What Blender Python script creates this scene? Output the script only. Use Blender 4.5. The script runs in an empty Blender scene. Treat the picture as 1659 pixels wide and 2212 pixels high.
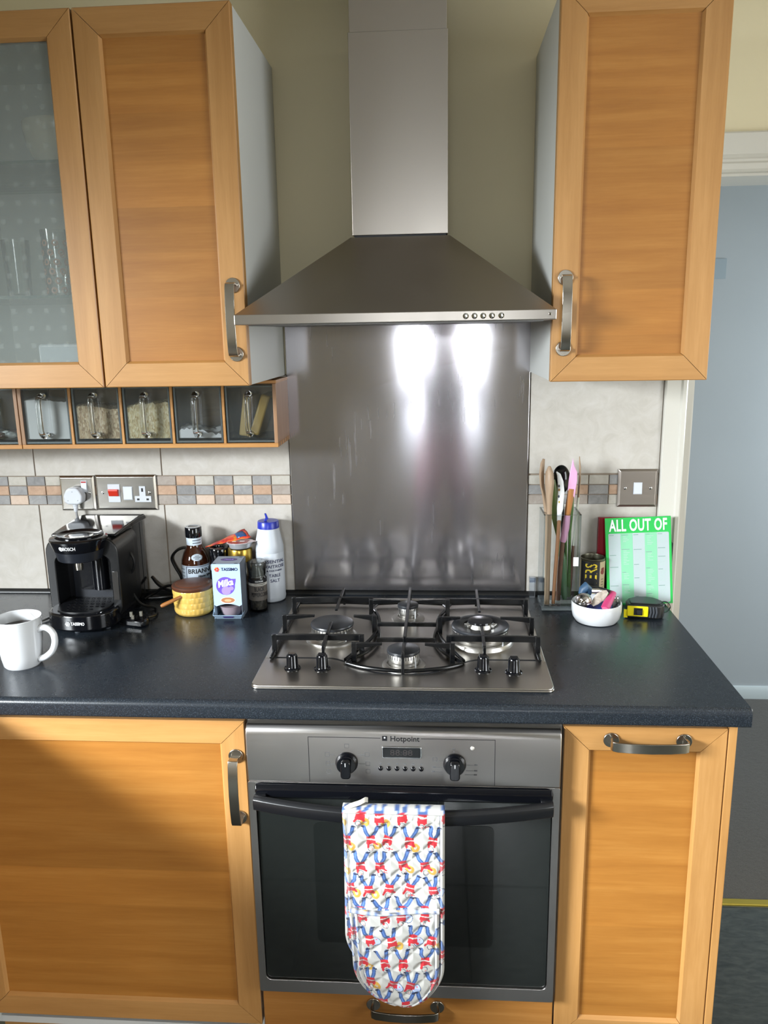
import bpy, bmesh, math, random
import numpy as np
from mathutils import Vector, Matrix
random.seed(7)
SC = bpy.context.scene
COL = SC.collection
PI = math.pi

# ---------------------------------------------------------------- camera
cam_d = bpy.data.cameras.new('camera'); cam = bpy.data.objects.new('camera', cam_d); COL.objects.link(cam)
_r = Vector((0.99761303, 0.06698215, -0.01678215)); _u = Vector((0.00152934, 0.2215427, 0.97514947)); _f = Vector((-0.06903557, 0.97284748, -0.22091145))
cam.matrix_world = Matrix(((_r.x, _u.x, -_f.x, 0.0706), (_r.y, _u.y, -_f.y, -1.9842), (_r.z, _u.z, -_f.z, 1.5694), (0, 0, 0, 1)))
cam_d.sensor_fit = 'HORIZONTAL'; cam_d.sensor_width = 36.0; cam_d.lens = 36.0*1721.147/1659.0
cam_d.clip_start = 0.02; cam_d.clip_end = 100
SC.camera = cam
# ---------------------------------------------------------------- world, lights, exposure
w = bpy.data.worlds.new('sky'); SC.world = w; w.use_nodes = True
w.node_tree.nodes['Background'].inputs[0].default_value = (0.72, 0.86, 1.0, 1)
w.node_tree.nodes['Background'].inputs[1].default_value = 1.6

def area(name, loc, target, sx, sy, power, col, spread=180):
    d = bpy.data.lights.new(name, 'AREA'); d.shape = 'RECTANGLE'; d.size = sx; d.size_y = sy; d.energy = power; d.color = col; d.spread = math.radians(spread)
    o = bpy.data.objects.new(name, d); COL.objects.link(o); o.location = loc
    o.rotation_euler = (Vector(target)-Vector(loc)).to_track_quat('-Z', 'Y').to_euler()
    return o
area('daylight_side_window', (-2.57, -2.40, 1.86), (-1.6, -1.92, 0.92), 1.00, 0.60, 164, (0.90, 0.96, 1.0), 94)
area('added_right_fill', (1.86, -1.60, 1.50), (0.5, -1.30, 1.52), 1.05, 1.10, 27, (0.95, 0.98, 1.0), 170)  # added fill lamp brightening the scene from the right, no known source there
area('daylight_back_door', (0.10, -4.15, 1.38), (0.10, -1.0, -0.20), 0.62, 1.12, 17, (0.93, 0.97, 1.0), 80)
area('daylight_hall_window', (2.55, 0.70, 1.15), (1.2, 0.80, 0.55), 0.8, 1.2, 46, (0.84, 0.93, 1.0))
SC.view_settings.view_transform = 'Standard'
try: SC.view_settings.look = 'None'
except Exception: pass
SC.view_settings.gamma = 1.0
SC.view_settings.use_curve_mapping = False
SC.view_settings.exposure = 0.05
try:
    SC.cycles.use_denoising = True
    SC.cycles.max_bounces = 12; SC.cycles.diffuse_bounces = 5; SC.cycles.glossy_bounces = 6; SC.cycles.transmission_bounces = 10; SC.cycles.transparent_max_bounces = 24
    SC.cycles.caustics_reflective = False; SC.cycles.caustics_refractive = False
    SC.cycles.sample_clamp_indirect = 6.0
except Exception: pass

# ---------------------------------------------------------------- mesh helpers
class MB:
    """collects geometry for one mesh"""
    def __init__(s): s.v = []; s.f = []
    def add(s, vs, fs):
        b = len(s.v); s.v += [tuple(p) for p in vs]; s.f += [tuple(i+b for i in f) for f in fs]; return s
    def box(s, x0, x1, y0, y1, z0, z1):
        return s.add([(x0,y0,z0),(x1,y0,z0),(x1,y1,z0),(x0,y1,z0),(x0,y0,z1),(x1,y0,z1),(x1,y1,z1),(x0,y1,z1)],
                     [(3,2,1,0),(4,5,6,7),(0,1,5,4),(1,2,6,5),(2,3,7,6),(3,0,4,7)])
    def prism(s, poly, a0, a1, axis='Y'):
        n = len(poly)
        def P(p, a):
            if axis == 'Y': return (p[0], a, p[1])
            if axis == 'Z': return (p[0], p[1], a)
            return (a, p[0], p[1])
        vs = [P(p, a0) for p in poly]+[P(p, a1) for p in poly]
        fs = [tuple(range(n)), tuple(range(2*n-1, n-1, -1))]+[(i, i+n, (i+1) % n+n, (i+1) % n) for i in range(n)]
        return s.add(vs, fs)
    def lathe(s, prof, n=32, c=(0,0,0), sx=1.0, sy=1.0, close=True):
        vs = []; fs = []
        for r, z in prof:
            for k in range(n):
                a = 2*PI*k/n; vs.append((c[0]+r*sx*math.cos(a), c[1]+r*sy*math.sin(a), c[2]+z))
        for i in range(len(prof)-1):
            for k in range(n):
                k2 = (k+1) % n; fs.append((i*n+k, i*n+k2, (i+1)*n+k2, (i+1)*n+k))
        if close:
            fs.append(tuple(range(n-1, -1, -1))); fs.append(tuple((len(prof)-1)*n+k for k in range(n)))
        return s.add(vs, fs)
    def tube(s, pts, r, n=10, cap=True, flat=None):
        """sweep of a round (or flat=(w,h)) section along pts; r number or list"""
        pts = [Vector(p) for p in pts]; m = len(pts); vs = []; fs = []
        up = Vector((0,0,1)); prev = None
        for i, p in enumerate(pts):
            t = (pts[min(i+1, m-1)]-pts[max(i-1, 0)]).normalized()
            if prev is None:
                a = up if abs(t.z) < .9 else Vector((1,0,0)); x = t.cross(a).normalized()
            else:
                x = (prev-t*prev.dot(t)).normalized()
            prev = x; y = t.cross(x)
            rr = r[i] if isinstance(r, (list, tuple)) else r
            for k in range(n):
                a = 2*PI*k/n
                vs.append(p+x*(rr*math.cos(a))+y*(rr*math.sin(a)))
        for i in range(m-1):
            for k in range(n):
                k2 = (k+1) % n; fs.append((i*n+k, i*n+k2, (i+1)*n+k2, (i+1)*n+k))
        if cap: fs.append(tuple(range(n-1,-1,-1))); fs.append(tuple((m-1)*n+k for k in range(n)))
        return s.add(vs, fs)
    def strip(s, pts, w, t, wdir=(1,0,0)):
        """flat bar: rectangular section w (along wdir) x t swept along pts"""
        pts = [Vector(p) for p in pts]; W = Vector(wdir).normalized(); m = len(pts); vs = []; fs = []
        for i, p in enumerate(pts):
            tt = (pts[min(i+1, m-1)]-pts[max(i-1, 0)]).normalized(); nn = tt.cross(W).normalized()
            ww = w[i] if isinstance(w, (list, tuple)) else w
            th = t[i] if isinstance(t, (list, tuple)) else t
            for a, b in ((-1,-1),(1,-1),(1,1),(-1,1)): vs.append(p+W*(ww/2*a)+nn*(th/2*b))
        for i in range(m-1):
            for k in range(4):
                k2 = (k+1) % 4; fs.append((i*4+k, i*4+k2, (i+1)*4+k2, (i+1)*4+k))
        fs.append((3,2,1,0)); fs.append(tuple((m-1)*4+k for k in range(4)))
        return s.add(vs, fs)
    def sphere(s, c, r, n=16, m=10, sc=(1,1,1)):
        prof = [(r*math.sin(PI*i/m) if 0 < i < m else 1e-5, -r*math.cos(PI*i/m)) for i in range(m+1)]
        b = len(s.v); s.lathe(prof, n, (0,0,0))
        s.v[b:] = [(c[0]+x*sc[0], c[1]+y*sc[1], c[2]+z*sc[2]) for x, y, z in s.v[b:]]
        return s
    def xf(s, mtx):
        s.v = [tuple(mtx @ Vector(p)) for p in s.v]; return s

def link(name, me, mat, parent=None, world=True):
    o = bpy.data.objects.new(name, me); COL.objects.link(o)
    if mat is not None:
        if isinstance(mat, (list, tuple)):
            for m_ in mat: me.materials.append(m_)
        elif not me.materials: me.materials.append(mat)
    if parent is not None: o.parent = parent
    return o

def obj(name, mb, mat, parent=None, bevel=0, seg=2, smooth=35, world=True, sub=0, solid=0):
    """one mesh object. vertices are given in world space; stored relative to the root thing's position"""
    me = bpy.data.meshes.new(name)
    off = ORG.get(parent.name if parent else None, None) if parent else None
    vs = mb.v
    if off is not None and world: vs = [(x-off[0], y-off[1], z-off[2]) for x, y, z in vs]
    me.from_pydata(vs, [], mb.f); me.update()
    bm = bmesh.new(); bm.from_mesh(me); bmesh.ops.recalc_face_normals(bm, faces=bm.faces); bm.to_mesh(me); bm.free()
    o = link(name, me, mat, parent)
    if parent is not None: ORG[o.name] = ORG.get(parent.name, (0,0,0))
    else: ORG[o.name] = (0,0,0)
    if solid:
        md = o.modifiers.new('thickness', 'SOLIDIFY'); md.thickness = solid; md.offset = 0
    if bevel:
        md = o.modifiers.new('bevel', 'BEVEL'); md.width = bevel; md.segments = seg; md.limit_method = 'ANGLE'; md.angle_limit = math.radians(32)
        md.harden_normals = False
    if sub:
        md = o.modifiers.new('sub', 'SUBSURF'); md.levels = sub; md.render_levels = sub
    if smooth:
        for p in me.polygons: p.use_smooth = True
        me.set_sharp_from_angle(angle=math.radians(smooth))
    return o
ORG = {}

def thing(name, label, cat, loc=(0,0,0), group=None, kind=None):
    o = bpy.data.objects.new(name, None); COL.objects.link(o); o.location = loc; o.empty_display_size = .02
    ORG[o.name] = tuple(loc); tag(o, label, cat, group, kind); return o
def tag(o, label=None, cat=None, group=None, kind=None):
    if label: o['label'] = label
    if cat: o['category'] = cat
    if group: o['group'] = group
    if kind: o['kind'] = kind
    return o
def struct(name, mb, mat, label=None, parent=None, **k):
    o = obj(name, mb, mat, parent, **k)
    if parent is None: o['kind'] = 'structure'
    if label: o['label'] = label
    return o
def root_shift(o, loc):
    """move a single-mesh thing's origin to loc"""
    me = o.data
    for v in me.vertices: v.co -= Vector(loc)
    o.location = loc; ORG[o.name] = tuple(loc); return o

FONTS = {}
def text(name, s, size, mat, parent, pos, rx=PI/2, ry=0, rz=0, ext=.00025, bold=0.0, align='CENTER', width=None, wrap=None, shear=0, spacing=1.0, sx=1.0):
    """flat lettering as thin geometry; wrap=(cx,cy,r,ang0) bends it round an upright cylinder"""
    cu = bpy.data.curves.new('lettering', 'FONT'); cu.body = s; cu.size = size; cu.align_x = align; cu.align_y = 'CENTER'
    cu.extrude = ext; cu.offset = bold; cu.resolution_u = 3; cu.shear = shear; cu.space_character = spacing
    t = bpy.data.objects.new('tmp', cu); COL.objects.link(t)
    dg = bpy.context.evaluated_depsgraph_get(); dg.update()
    me = bpy.data.meshes.new_from_object(t.evaluated_get(dg)); bpy.data.objects.remove(t); bpy.data.curves.remove(cu)
    xs = [v.co.x for v in me.vertices] or [0]
    if width: sx = width/max(1e-6, max(xs)-min(xs))
    if sx != 1.0:
        for v in me.vertices: v.co.x *= sx
    if wrap:
        bm = bmesh.new(); bm.from_mesh(me)
        cx, cy, r, a0, zc = wrap[:5]; slope = wrap[5] if len(wrap) > 5 else 0
        for v in bm.verts:
            a = a0+v.co.x/r; rr = r+v.co.z+slope*v.co.y
            v.co = Vector((cx+rr*math.sin(a), cy-rr*math.cos(a), zc+v.co.y))
        bm.to_mesh(me); bm.free()
    else:
        M_ = Matrix.Translation(pos) @ Matrix.Rotation(rz, 4, 'Z') @ Matrix.Rotation(rx, 4, 'X') @ Matrix.Rotation(ry, 4, 'Z')
        me.transform(M_)
    off = ORG.get(parent.name, (0,0,0)) if parent else (0,0,0)
    me.transform(Matrix.Translation((-off[0], -off[1], -off[2])))
    me.name = name; me.materials.clear()
    o = link(name, me, mat, parent); ORG[o.name] = off
    return o

def arc(cx, cy, r, a0, a1, n):
    return [(cx+r*math.cos(a0+(a1-a0)*i/(n-1)), cy+r*math.sin(a0+(a1-a0)*i/(n-1))) for i in range(n)]
def rrect(x0, x1, y0, y1, r, n=5):
    p = []
    for cx, cy, a in ((x1-r, y0+r, -PI/2), (x1-r, y1-r, 0), (x0+r, y1-r, PI/2), (x0+r, y0+r, PI)): p += arc(cx, cy, r, a, a+PI/2, n)
    return p
def bez(pts, n=24):
    """catmull-rom through points"""
    P = [Vector(p) for p in pts]; P = [P[0]*2-P[1]]+P+[P[-1]*2-P[-2]]; out = []
    segs = len(P)-3
    for i in range(segs):
        k = max(2, n//segs)
        for j in range(k):
            t = j/k; a, b, c, d = P[i:i+4]
            out.append(.5*((2*b)+(-a+c)*t+(2*a-5*b+4*c-d)*t*t+(-a+3*b-3*c+d)*t**3))
    out.append(P[-2]); return out

# ---------------------------------------------------------------- materials
def lin(h):
    if isinstance(h, str):
        h = h.lstrip('#'); h = tuple(int(h[i:i+2], 16)/255 for i in (0,2,4))
    return tuple((c/12.92 if c <= .04045 else ((c+.055)/1.055)**2.4) for c in h)
class NT:
    def __init__(s, name):
        s.m = bpy.data.materials.new(name); s.m.use_nodes = True; s.t = s.m.node_tree; s.n = s.t.nodes; s.b = s.n['Principled BSDF']; s.out = s.n['Material Output']
    def N(s, ty, **k):
        n = s.n.new(ty)
        for a, v in k.items(): setattr(n, a, v)
        return n
    def L(s, a, b): s.t.links.new(a, b)
    def coord(s, scale=(1,1,1), which='Object', rot=(0,0,0)):
        tc = s.N('ShaderNodeTexCoord'); mp = s.N('ShaderNodeMapping'); mp.inputs['Scale'].default_value = scale; mp.inputs['Rotation'].default_value = rot
        s.L(tc.outputs[which], mp.inputs[0]); return mp.outputs[0]
    def noise(s, vec, scale, detail=4, rough=.55, dist=0):
        n = s.N('ShaderNodeTexNoise'); n.inputs['Scale'].default_value = scale; n.inputs['Detail'].default_value = detail; n.inputs['Roughness'].default_value = rough; n.inputs['Distortion'].default_value = dist
        if vec is not None: s.L(vec, n.inputs['Vector'])
        return n.outputs['Fac']
    def ramp(s, fac, stops, interp='LINEAR'):
        r = s.N('ShaderNodeValToRGB'); e = r.color_ramp.elements; r.color_ramp.interpolation = interp
        while len(e) < len(stops): e.new(.5)
        for el, (p, c) in zip(e, stops):
            el.position = p; el.color = (*c, 1) if len(c) == 3 else c
        s.L(fac, r.inputs[0]); return r.outputs[0]
    def math(s, op, a, b=None, c=None):
        n = s.N('ShaderNodeMath', operation=op)
        for i, x in enumerate((a, b, c)):
            if x is None: continue
            if isinstance(x, (int, float)): n.inputs[i].default_value = x
            else: s.L(x, n.inputs[i])
        return n.outputs[0]
    def mix(s, fac, a, b, blend='MIX'):
        n = s.N('ShaderNodeMix', data_type='RGBA', blend_type=blend)
        if isinstance(fac, (int, float)): n.inputs[0].default_value = fac
        else: s.L(fac, n.inputs[0])
        for i, x in ((6, a), (7, b)):
            if isinstance(x, tuple): n.inputs[i].default_value = (*x[:3], 1)
            else: s.L(x, n.inputs[i])
        return n.outputs[2]
    def bump(s, h, strength=.3, dist=.001):
        b = s.N('ShaderNodeBump'); b.inputs['Strength'].default_value = strength; b.inputs['Distance'].default_value = dist
        s.L(h, b.inputs['Height']); s.L(b.outputs[0], s.b.inputs['Normal']); return b
    def set(s, **k):
        names = dict(col='Base Color', rough='Roughness', metal='Metallic', ior='IOR', trans='Transmission Weight', alpha='Alpha', coat='Coat Weight', coatr='Coat Roughness', spec='Specular IOR Level', aniso='Anisotropic', anisor='Anisotropic Rotation', sheen='Sheen Weight', sss='Subsurface Weight')
        for a, v in k.items():
            i = s.b.inputs[names[a]]
            if isinstance(v, (int, float)): i.default_value = v
            elif isinstance(v, tuple): i.default_value = (*v[:3], 1)
            else: s.L(v, i)
        return s
MATS = {}
def simple(name, col, rough=.5, metal=0, **k):
    if name in MATS: return MATS[name]
    t = NT(name); t.set(col=lin(col), rough=rough, metal=metal, **k); MATS[name] = t.m; return t.m

def wood(name, c_dark, c_mid, c_light, axis='X', rough=.38, bands=0.0, coat=.15, grain=1.0, band_h=.085):
    t = NT(name); sc = {'X': (2.2, 38, 38), 'Y': (38, 2.2, 38), 'Z': (38, 38, 2.2)}[axis]
    v = t.coord(sc); n1 = t.noise(v, 1.0, 5, .6, .4)
    fine = t.noise(t.coord(tuple(x*4 for x in sc)), 1.6, 3, .7)
    f = t.math('ADD', t.math('MULTIPLY', n1, .72), t.math('MULTIPLY', fine, .28))
    col = t.ramp(f, [(.30, lin(c_dark)), (.5, lin(c_mid)), (.70, lin(c_light))])
    if bands:
        tc = t.N('ShaderNodeTexCoord'); sp = t.N('ShaderNodeSeparateXYZ'); t.L(tc.outputs['Object'], sp.inputs[0])
        ob = t.N('ShaderNodeObjectInfo')
        zz = t.math('ADD', t.math('MULTIPLY', sp.outputs[2], 1/band_h), t.math('MULTIPLY', ob.outputs['Random'], 37.0))
        fl = t.math('FLOOR', zz)
        wn = t.N('ShaderNodeTexWhiteNoise', noise_dimensions='1D'); t.L(fl, wn.inputs['W'])
        val = t.math('MULTIPLY_ADD', wn.outputs[0], bands, 1-bands*.55)
        cb = t.N('ShaderNodeCombineColor'); [t.L(val, cb.inputs[i]) for i in range(3)]
        col = t.mix(1.0, col, cb.outputs[0], 'MULTIPLY')
    # soft large blotches
    bl = t.noise(t.coord((5,5,5)), 1.0, 3, .5)
    vv = t.math('MULTIPLY_ADD', bl, .16, .86); cb2 = t.N('ShaderNodeCombineColor'); [t.L(vv, cb2.inputs[i]) for i in range(3)]
    col = t.mix(1.0, col, cb2.outputs[0], 'MULTIPLY')
    t.set(col=col, rough=rough, coat=coat, coatr=.35); t.bump(fine, .06*grain, .0006)
    MATS[name] = t.m; return t.m

def steel(name, col='#b4b0ac', rough=.3, aniso=.6, rot=.25, scratch=.06, bump=.015, axis='X'):
    t = NT(name); sc = {'X': (6, 420, 420), 'Z': (420, 420, 6), 'Y': (420, 6, 420)}[axis]
    n = t.noise(t.coord(sc), 1.0, 3, .6); bl = t.noise(t.coord((4,4,4)), 1.0, 3, .55)
    r = t.math('ADD', t.math('MULTIPLY_ADD', n, scratch*2, rough-scratch), t.math('MULTIPLY_ADD', bl, .12, -.06))
    t.set(col=lin(col), metal=1.0, rough=r, aniso=aniso, anisor=rot)
    tg = t.N('ShaderNodeTangent', direction_type='RADIAL', axis='Z'); 
    if aniso:
        t.L(tg.outputs[0], t.b.inputs['Tangent'])
    t.bump(n, bump, .0004); MATS[name] = t.m; return t.m

def thin_glass(name, tint=(.94,.97,.96), rough=.0, ior=1.45, refl=1.0, haze=0.0):
    t = NT(name); t.n.remove(t.b)
    tr = t.N('ShaderNodeBsdfTransparent'); tr.inputs[0].default_value = (*tint, 1)
    gl = t.N('ShaderNodeBsdfGlossy'); gl.inputs['Roughness'].default_value = rough
    fr = t.N('ShaderNodeFresnel'); fr.inputs[0].default_value = ior
    mx = t.N('ShaderNodeMixShader'); t.L(t.math('MULTIPLY', fr.outputs[0], refl), mx.inputs[0]); t.L(tr.outputs[0], mx.inputs[1]); t.L(gl.outputs[0], mx.inputs[2]); last = mx
    if haze:
        df = t.N('ShaderNodeBsdfDiffuse'); df.inputs[0].default_value = (.62, .70, .74, 1); m2 = t.N('ShaderNodeMixShader'); m2.inputs[0].default_value = haze
        t.L(mx.outputs[0], m2.inputs[1]); t.L(df.outputs[0], m2.inputs[2]); last = m2
    t.L(last.outputs[0], t.out.inputs[0])
    MATS[name] = t.m; return t.m

BEECH_F = wood('beech_upright', '#a87842', '#b4844c', '#c09058', 'Z')
BEECH_R = wood('beech_rail', '#a87842', '#b4844c', '#c09058', 'X')
BEECH_P = wood('beech_veneer_panel', '#996226', '#a66e2e', '#b27b39', 'X', bands=.24)
BEECH_D = wood('beech_drawer_front', '#9a652c', '#a77136', '#b37e42', 'X', bands=.0)
STEEL = steel('brushed_steel', '#b9b4ae', .30, .5, bump=.004)
def hood_mat():
    t = NT('hood_steel'); v = t.noise(t.coord((9, 9, .8)), 1.0, 2, .5); t.set(col=lin('#a8a29b'), metal=1.0, rough=t.math('MULTIPLY_ADD', v, .10, .26), aniso=.4, anisor=.25)
    tg = t.N('ShaderNodeTangent', direction_type='RADIAL', axis='Z'); t.L(tg.outputs[0], t.b.inputs['Tangent']); return t.m
STEEL_HOOD = hood_mat()
def splash_mat():
    t = NT('splashback_steel'); n = t.noise(t.coord((6, 420, 420)), 1.0, 3, .6); cloud = t.noise(t.coord((7, 7, 3)), 1.0, 4, .6)
    t.set(col=lin('#b3b0b4'), metal=1.0, rough=t.math('MULTIPLY_ADD', cloud, .08, .09), aniso=.8, anisor=.25)
    tg = t.N('ShaderNodeTangent', direction_type='RADIAL', axis='Z'); t.L(tg.outputs[0], t.b.inputs['Tangent'])
    b2 = t.N('ShaderNodeBsdfPrincipled'); b2.inputs['Base Color'].default_value = (*lin('#b0aeb2'), 1); b2.inputs['Metallic'].default_value = 1; b2.inputs['Roughness'].default_value = .48
    # wipe marks: diagonal streaks that scatter the light
    st = t.noise(t.coord((120, 1, 9), rot=(0, -.55, 0)), 1.0, 2, .6); patch = t.noise(t.coord((5, 5, 5)), 1.0, 2, .5)
    f = t.math('MULTIPLY', t.ramp(st, [(.56, (0,0,0)), (.74, (1,1,1))]), t.ramp(patch, [(.50, (0,0,0)), (.62, (1,1,1))]))
    fac = t.math('MULTIPLY_ADD', f, .26, t.math('MULTIPLY_ADD', cloud, .24, .08))
    mx = t.N('ShaderNodeMixShader'); t.L(fac, mx.inputs[0]); t.L(t.b.outputs[0], mx.inputs[1]); t.L(b2.outputs[0], mx.inputs[2]); t.L(mx.outputs[0], t.out.inputs[0])
    MATS['splashback_steel'] = t.m; return t.m
STEEL_SPLASH = splash_mat()
STEEL_HOB = steel('hob_steel', '#b9b4ae', .30, .3, bump=.002, scratch=.03)
CHROME = simple('polished_chrome', '#c8c8c8', .10, 1.0)
NICKEL = simple('satin_nickel', '#b2aca2', .24, 1.0)
WHITE_LAM = simple('white_laminate', '#c9cac6', .42)
BLACK_GLOSS = simple('black_gloss_plastic', '#0b0c10', .10, spec=.5)
BLACK_SATIN = simple('black_satin_plastic', '#101114', .34)
BLACK_MATT = simple('black_matt_plastic', '#15171b', .55)
BLACK_ENAMEL = simple('black_enamel', '#0a0a0c', .22)
WHITE_PLASTIC = simple('white_plastic', '#c6cad0', .35)
WHITE_CERAMIC = simple('white_glazed_ceramic', '#ced0d2', .12, coat=.5)
WHITE_PAINT = simple('white_gloss_paint', '#c9c6bd', .32)
INK = simple('black_ink', '#101014', .5)
INK_WHITE = simple('white_ink', '#f0f2f4', .5)
INK_BLUE = simple('navy_ink', '#1c2350', .5)
GLASS = thin_glass('clear_glass', (.985, .99, .988))
# ================================================================ room shell
def plaster(name, col, rough=.75, b=.12, scale=260):
    t = NT(name); n = t.noise(t.coord(), scale, 3, .6); bl = t.noise(t.coord(), 2.5, 3, .5)
    c = lin(col); t.set(col=t.mix(bl, tuple(x*.93 for x in c), tuple(min(1, x*1.06) for x in c)), rough=rough); t.bump(n, b, .0008); return t.m
CREAM = plaster('cream_wall_paint', '#dacfae')
CEIL = plaster('ceiling_paint', '#e6e3da')
BLUEGREY = plaster('blue_grey_wall_paint', '#a3a9ad')
def carpet_mat():
    t = NT('grey_carpet'); n = t.noise(t.coord(), 420, 3, .8); n2 = t.noise(t.coord(), 60, 3, .6)
    t.set(col=t.ramp(n, [(.3, lin('#35332f')), (.7, lin('#5c5954'))]), rough=.95, sheen=.2); t.bump(t.math('ADD', n, n2), .8, .004); return t.m
CARPET = carpet_mat()
def slate_mat():
    t = NT('black_slate_vinyl'); n = t.noise(t.coord((6, 18, 6)), 4, 6, .6, .6)
    t.set(col=t.ramp(n, [(.3, lin('#262c2c')), (.7, lin('#474d4b'))]), rough=.30); t.bump(n, .35, .002); return t.m
SLATE = slate_mat()
BRASS = simple('brass_strip', '#a8953a', .35, .6)
GROUT = simple('brown_grey_grout', '#8d7f70', .9)
XL, XR, YR, ZC = -2.6, 1.9, -4.2, 2.45
WB = struct('wall_back', MB().box(XL-.1, .667, .007, .127, 0, ZC).box(.667, 1.49, .007, .127, 1.918, ZC).box(1.49, XR+.1, .007, .127, 0, ZC), CREAM, 'cream painted kitchen wall behind the hob')
struct('wall_left', MB().box(XL-.15, XL, YR, .007, 0, 1.55).box(XL-.15, XL, YR, .007, 2.17, ZC).box(XL-.15, XL, YR, -2.95, 1.55, 2.17).box(XL-.15, XL, -1.85, .007, 1.55, 2.17), CREAM, 'cream side wall with the window')
struct('wall_right', MB().box(XR, XR+.1, YR, .007, 0, .88).box(XR, XR+.1, YR, .007, 2.12, ZC).box(XR, XR+.1, YR, -2.17, .88, 2.12).box(XR, XR+.1, -1.03, .007, .88, 2.12), CREAM, 'cream wall to the right of the doorway')
struct('wall_rear', MB().box(XL-.15, -.22, YR-.12, YR, 0, ZC).box(.42, XR+.1, YR-.12, YR, 0, ZC).box(-.22, .42, YR-.12, YR, 0, .70).box(-.22, .42, YR-.12, YR, 1.96, ZC), CREAM, 'cream wall behind the photographer')
struct('ceiling', MB().box(XL-.15, 2.7, YR-.12, 1.4, ZC, ZC+.1), CEIL, 'pale ceiling')
FL = struct('floor', MB().box(XL-.15, XR+.1, YR-.12, -.012, -.05, -.003), simple('floor_joint', '#3b4040', .7), 'dark kitchen floor')
tile_me = None
for i in range(10):
    for j in range(10):
        x0 = XL+.05+i*.45; y1 = -.016-j*.42
        if tile_me is None:
            o = obj('floor_tile', MB().box(0, .446, -.416, 0, -.003, 0), SLATE, FL, bevel=.0015, smooth=0, world=False); tile_me = o.data
        else:
            o = bpy.data.objects.new('floor_tile', tile_me); COL.objects.link(o); o.parent = FL
        o.location = (x0, y1, 0)
struct('floor_hall', MB().box(-.2, 2.7, .012, 1.40, -.05, .004), CARPET, 'dark grey brown carpet beyond the doorway')
struct('trim_1', MB().box(.60, 1.55, -.012, .012, -.003, .006), BRASS, 'brass threshold strip across the doorway floor', bevel=.003)
struct('wall_far', MB().box(-.2, 2.7, 1.285, 1.40, 0, ZC), BLUEGREY, 'blue grey painted wall of the next room')
struct('wall_hall_left', MB().box(-.3, -.2, .127, 1.4, 0, ZC), BLUEGREY)
struct('wall_hall_right', MB().box(2.6, 2.7, .127, 1.4, 0, ZC), BLUEGREY)
struct('baseboard_far', MB().prism([(1.285, .004), (1.272, .004), (1.270, .045), (1.276, .058), (1.285, .060)], -.2, 2.6, 'X'), simple('pale_skirting', '#b9c2c4', .4), 'pale skirting board below the blue grey wall')
struct('baseboard_right', MB().box(1.888, XR, YR, -.01, 0, .09), WHITE_PAINT, 'white skirting board')
fp = obj('blanking_plate', MB().box(1.105, 1.170, 1.2815, 1.285, 1.745, 1.82), simple('pale_grey_plate', '#8f9ca4', .5)); tag(fp, 'faint pale grey plate on the blue grey wall beside the right wall cabinet', 'wall plate')
# doorway lining and moulded architrave
tr = struct('trim_2', MB().box(.667, .685, .000, .132, 0, 1.918).box(1.472, 1.49, .0, .132, 0, 1.918).box(.667, 1.49, .0, .132, 1.900, 1.918), WHITE_PAINT, 'white painted doorway lining')
ar = struct('trim_3', MB().prism([(.6145, .007), (.6145, -.010), (.617, -.013), (.650, -.013), (.654, -.018), (.662, -.018), (.666, -.013), (.668, .007)], .0, 1.95, 'Z'), WHITE_PAINT, 'white vertical architrave at the end of the tiles', smooth=20)
struct('trim_4', MB().prism([(.007, 1.905), (-.013, 1.907), (-.018, 1.912), (-.018, 1.924), (-.013, 1.929), (-.013, 1.934), (-.010, 1.938), (-.016, 1.944), (-.016, 1.988), (-.012, 1.992), (.007, 1.992)], .598, 1.56, 'X'), WHITE_PAINT, 'moulded white architrave over the doorway', smooth=20)
# window in the side wall, glazed door behind the camera
WF = struct('window_1', MB().box(XL-.12, XL-.06, -2.95, -2.90, 1.55, 2.17).box(XL-.12, XL-.06, -1.90, -1.85, 1.55, 2.17).box(XL-.12, XL-.06, -2.90, -1.90, 1.55, 1.60).box(XL-.12, XL-.06, -2.90, -1.90, 2.12, 2.17), WHITE_PAINT, 'white framed side window')
obj('pane', MB().box(XL-.095, XL-.09, -2.90, -1.90, 1.60, 2.12), GLASS, WF, smooth=0)
W2 = struct('added_window', MB().box(XR+.03, XR+.08, -2.17, -2.12, .88, 2.12).box(XR+.03, XR+.08, -1.08, -1.03, .88, 2.12).box(XR+.03, XR+.08, -2.12, -1.08, .88, .93).box(XR+.03, XR+.08, -2.12, -1.08, 2.07, 2.12), WHITE_PAINT, 'unseen white framed window added in the right wall for fill light')  # made-up window, out of view, framing the added fill lamp
obj('pane', MB().box(XR+.05, XR+.055, -2.12, -1.08, .93, 2.07), GLASS, W2, smooth=0)
DF = struct('door_1', MB().box(-.36, -.22, YR-.03, YR+.03, 0, 2.08).box(.42, .56, YR-.03, YR+.03, 0, 2.08).box(-.22, .42, YR-.03, YR+.03, 1.96, 2.08).box(-.22, .42, YR-.03, YR+.03, 0, .70), simple('pale_door_paint', '#d9cba4', .35), 'pale glazed back door')
obj('pane', MB().box(-.22, .42, YR-.09, YR-.085, .70, 1.96), GLASS, DF, smooth=0)

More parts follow.
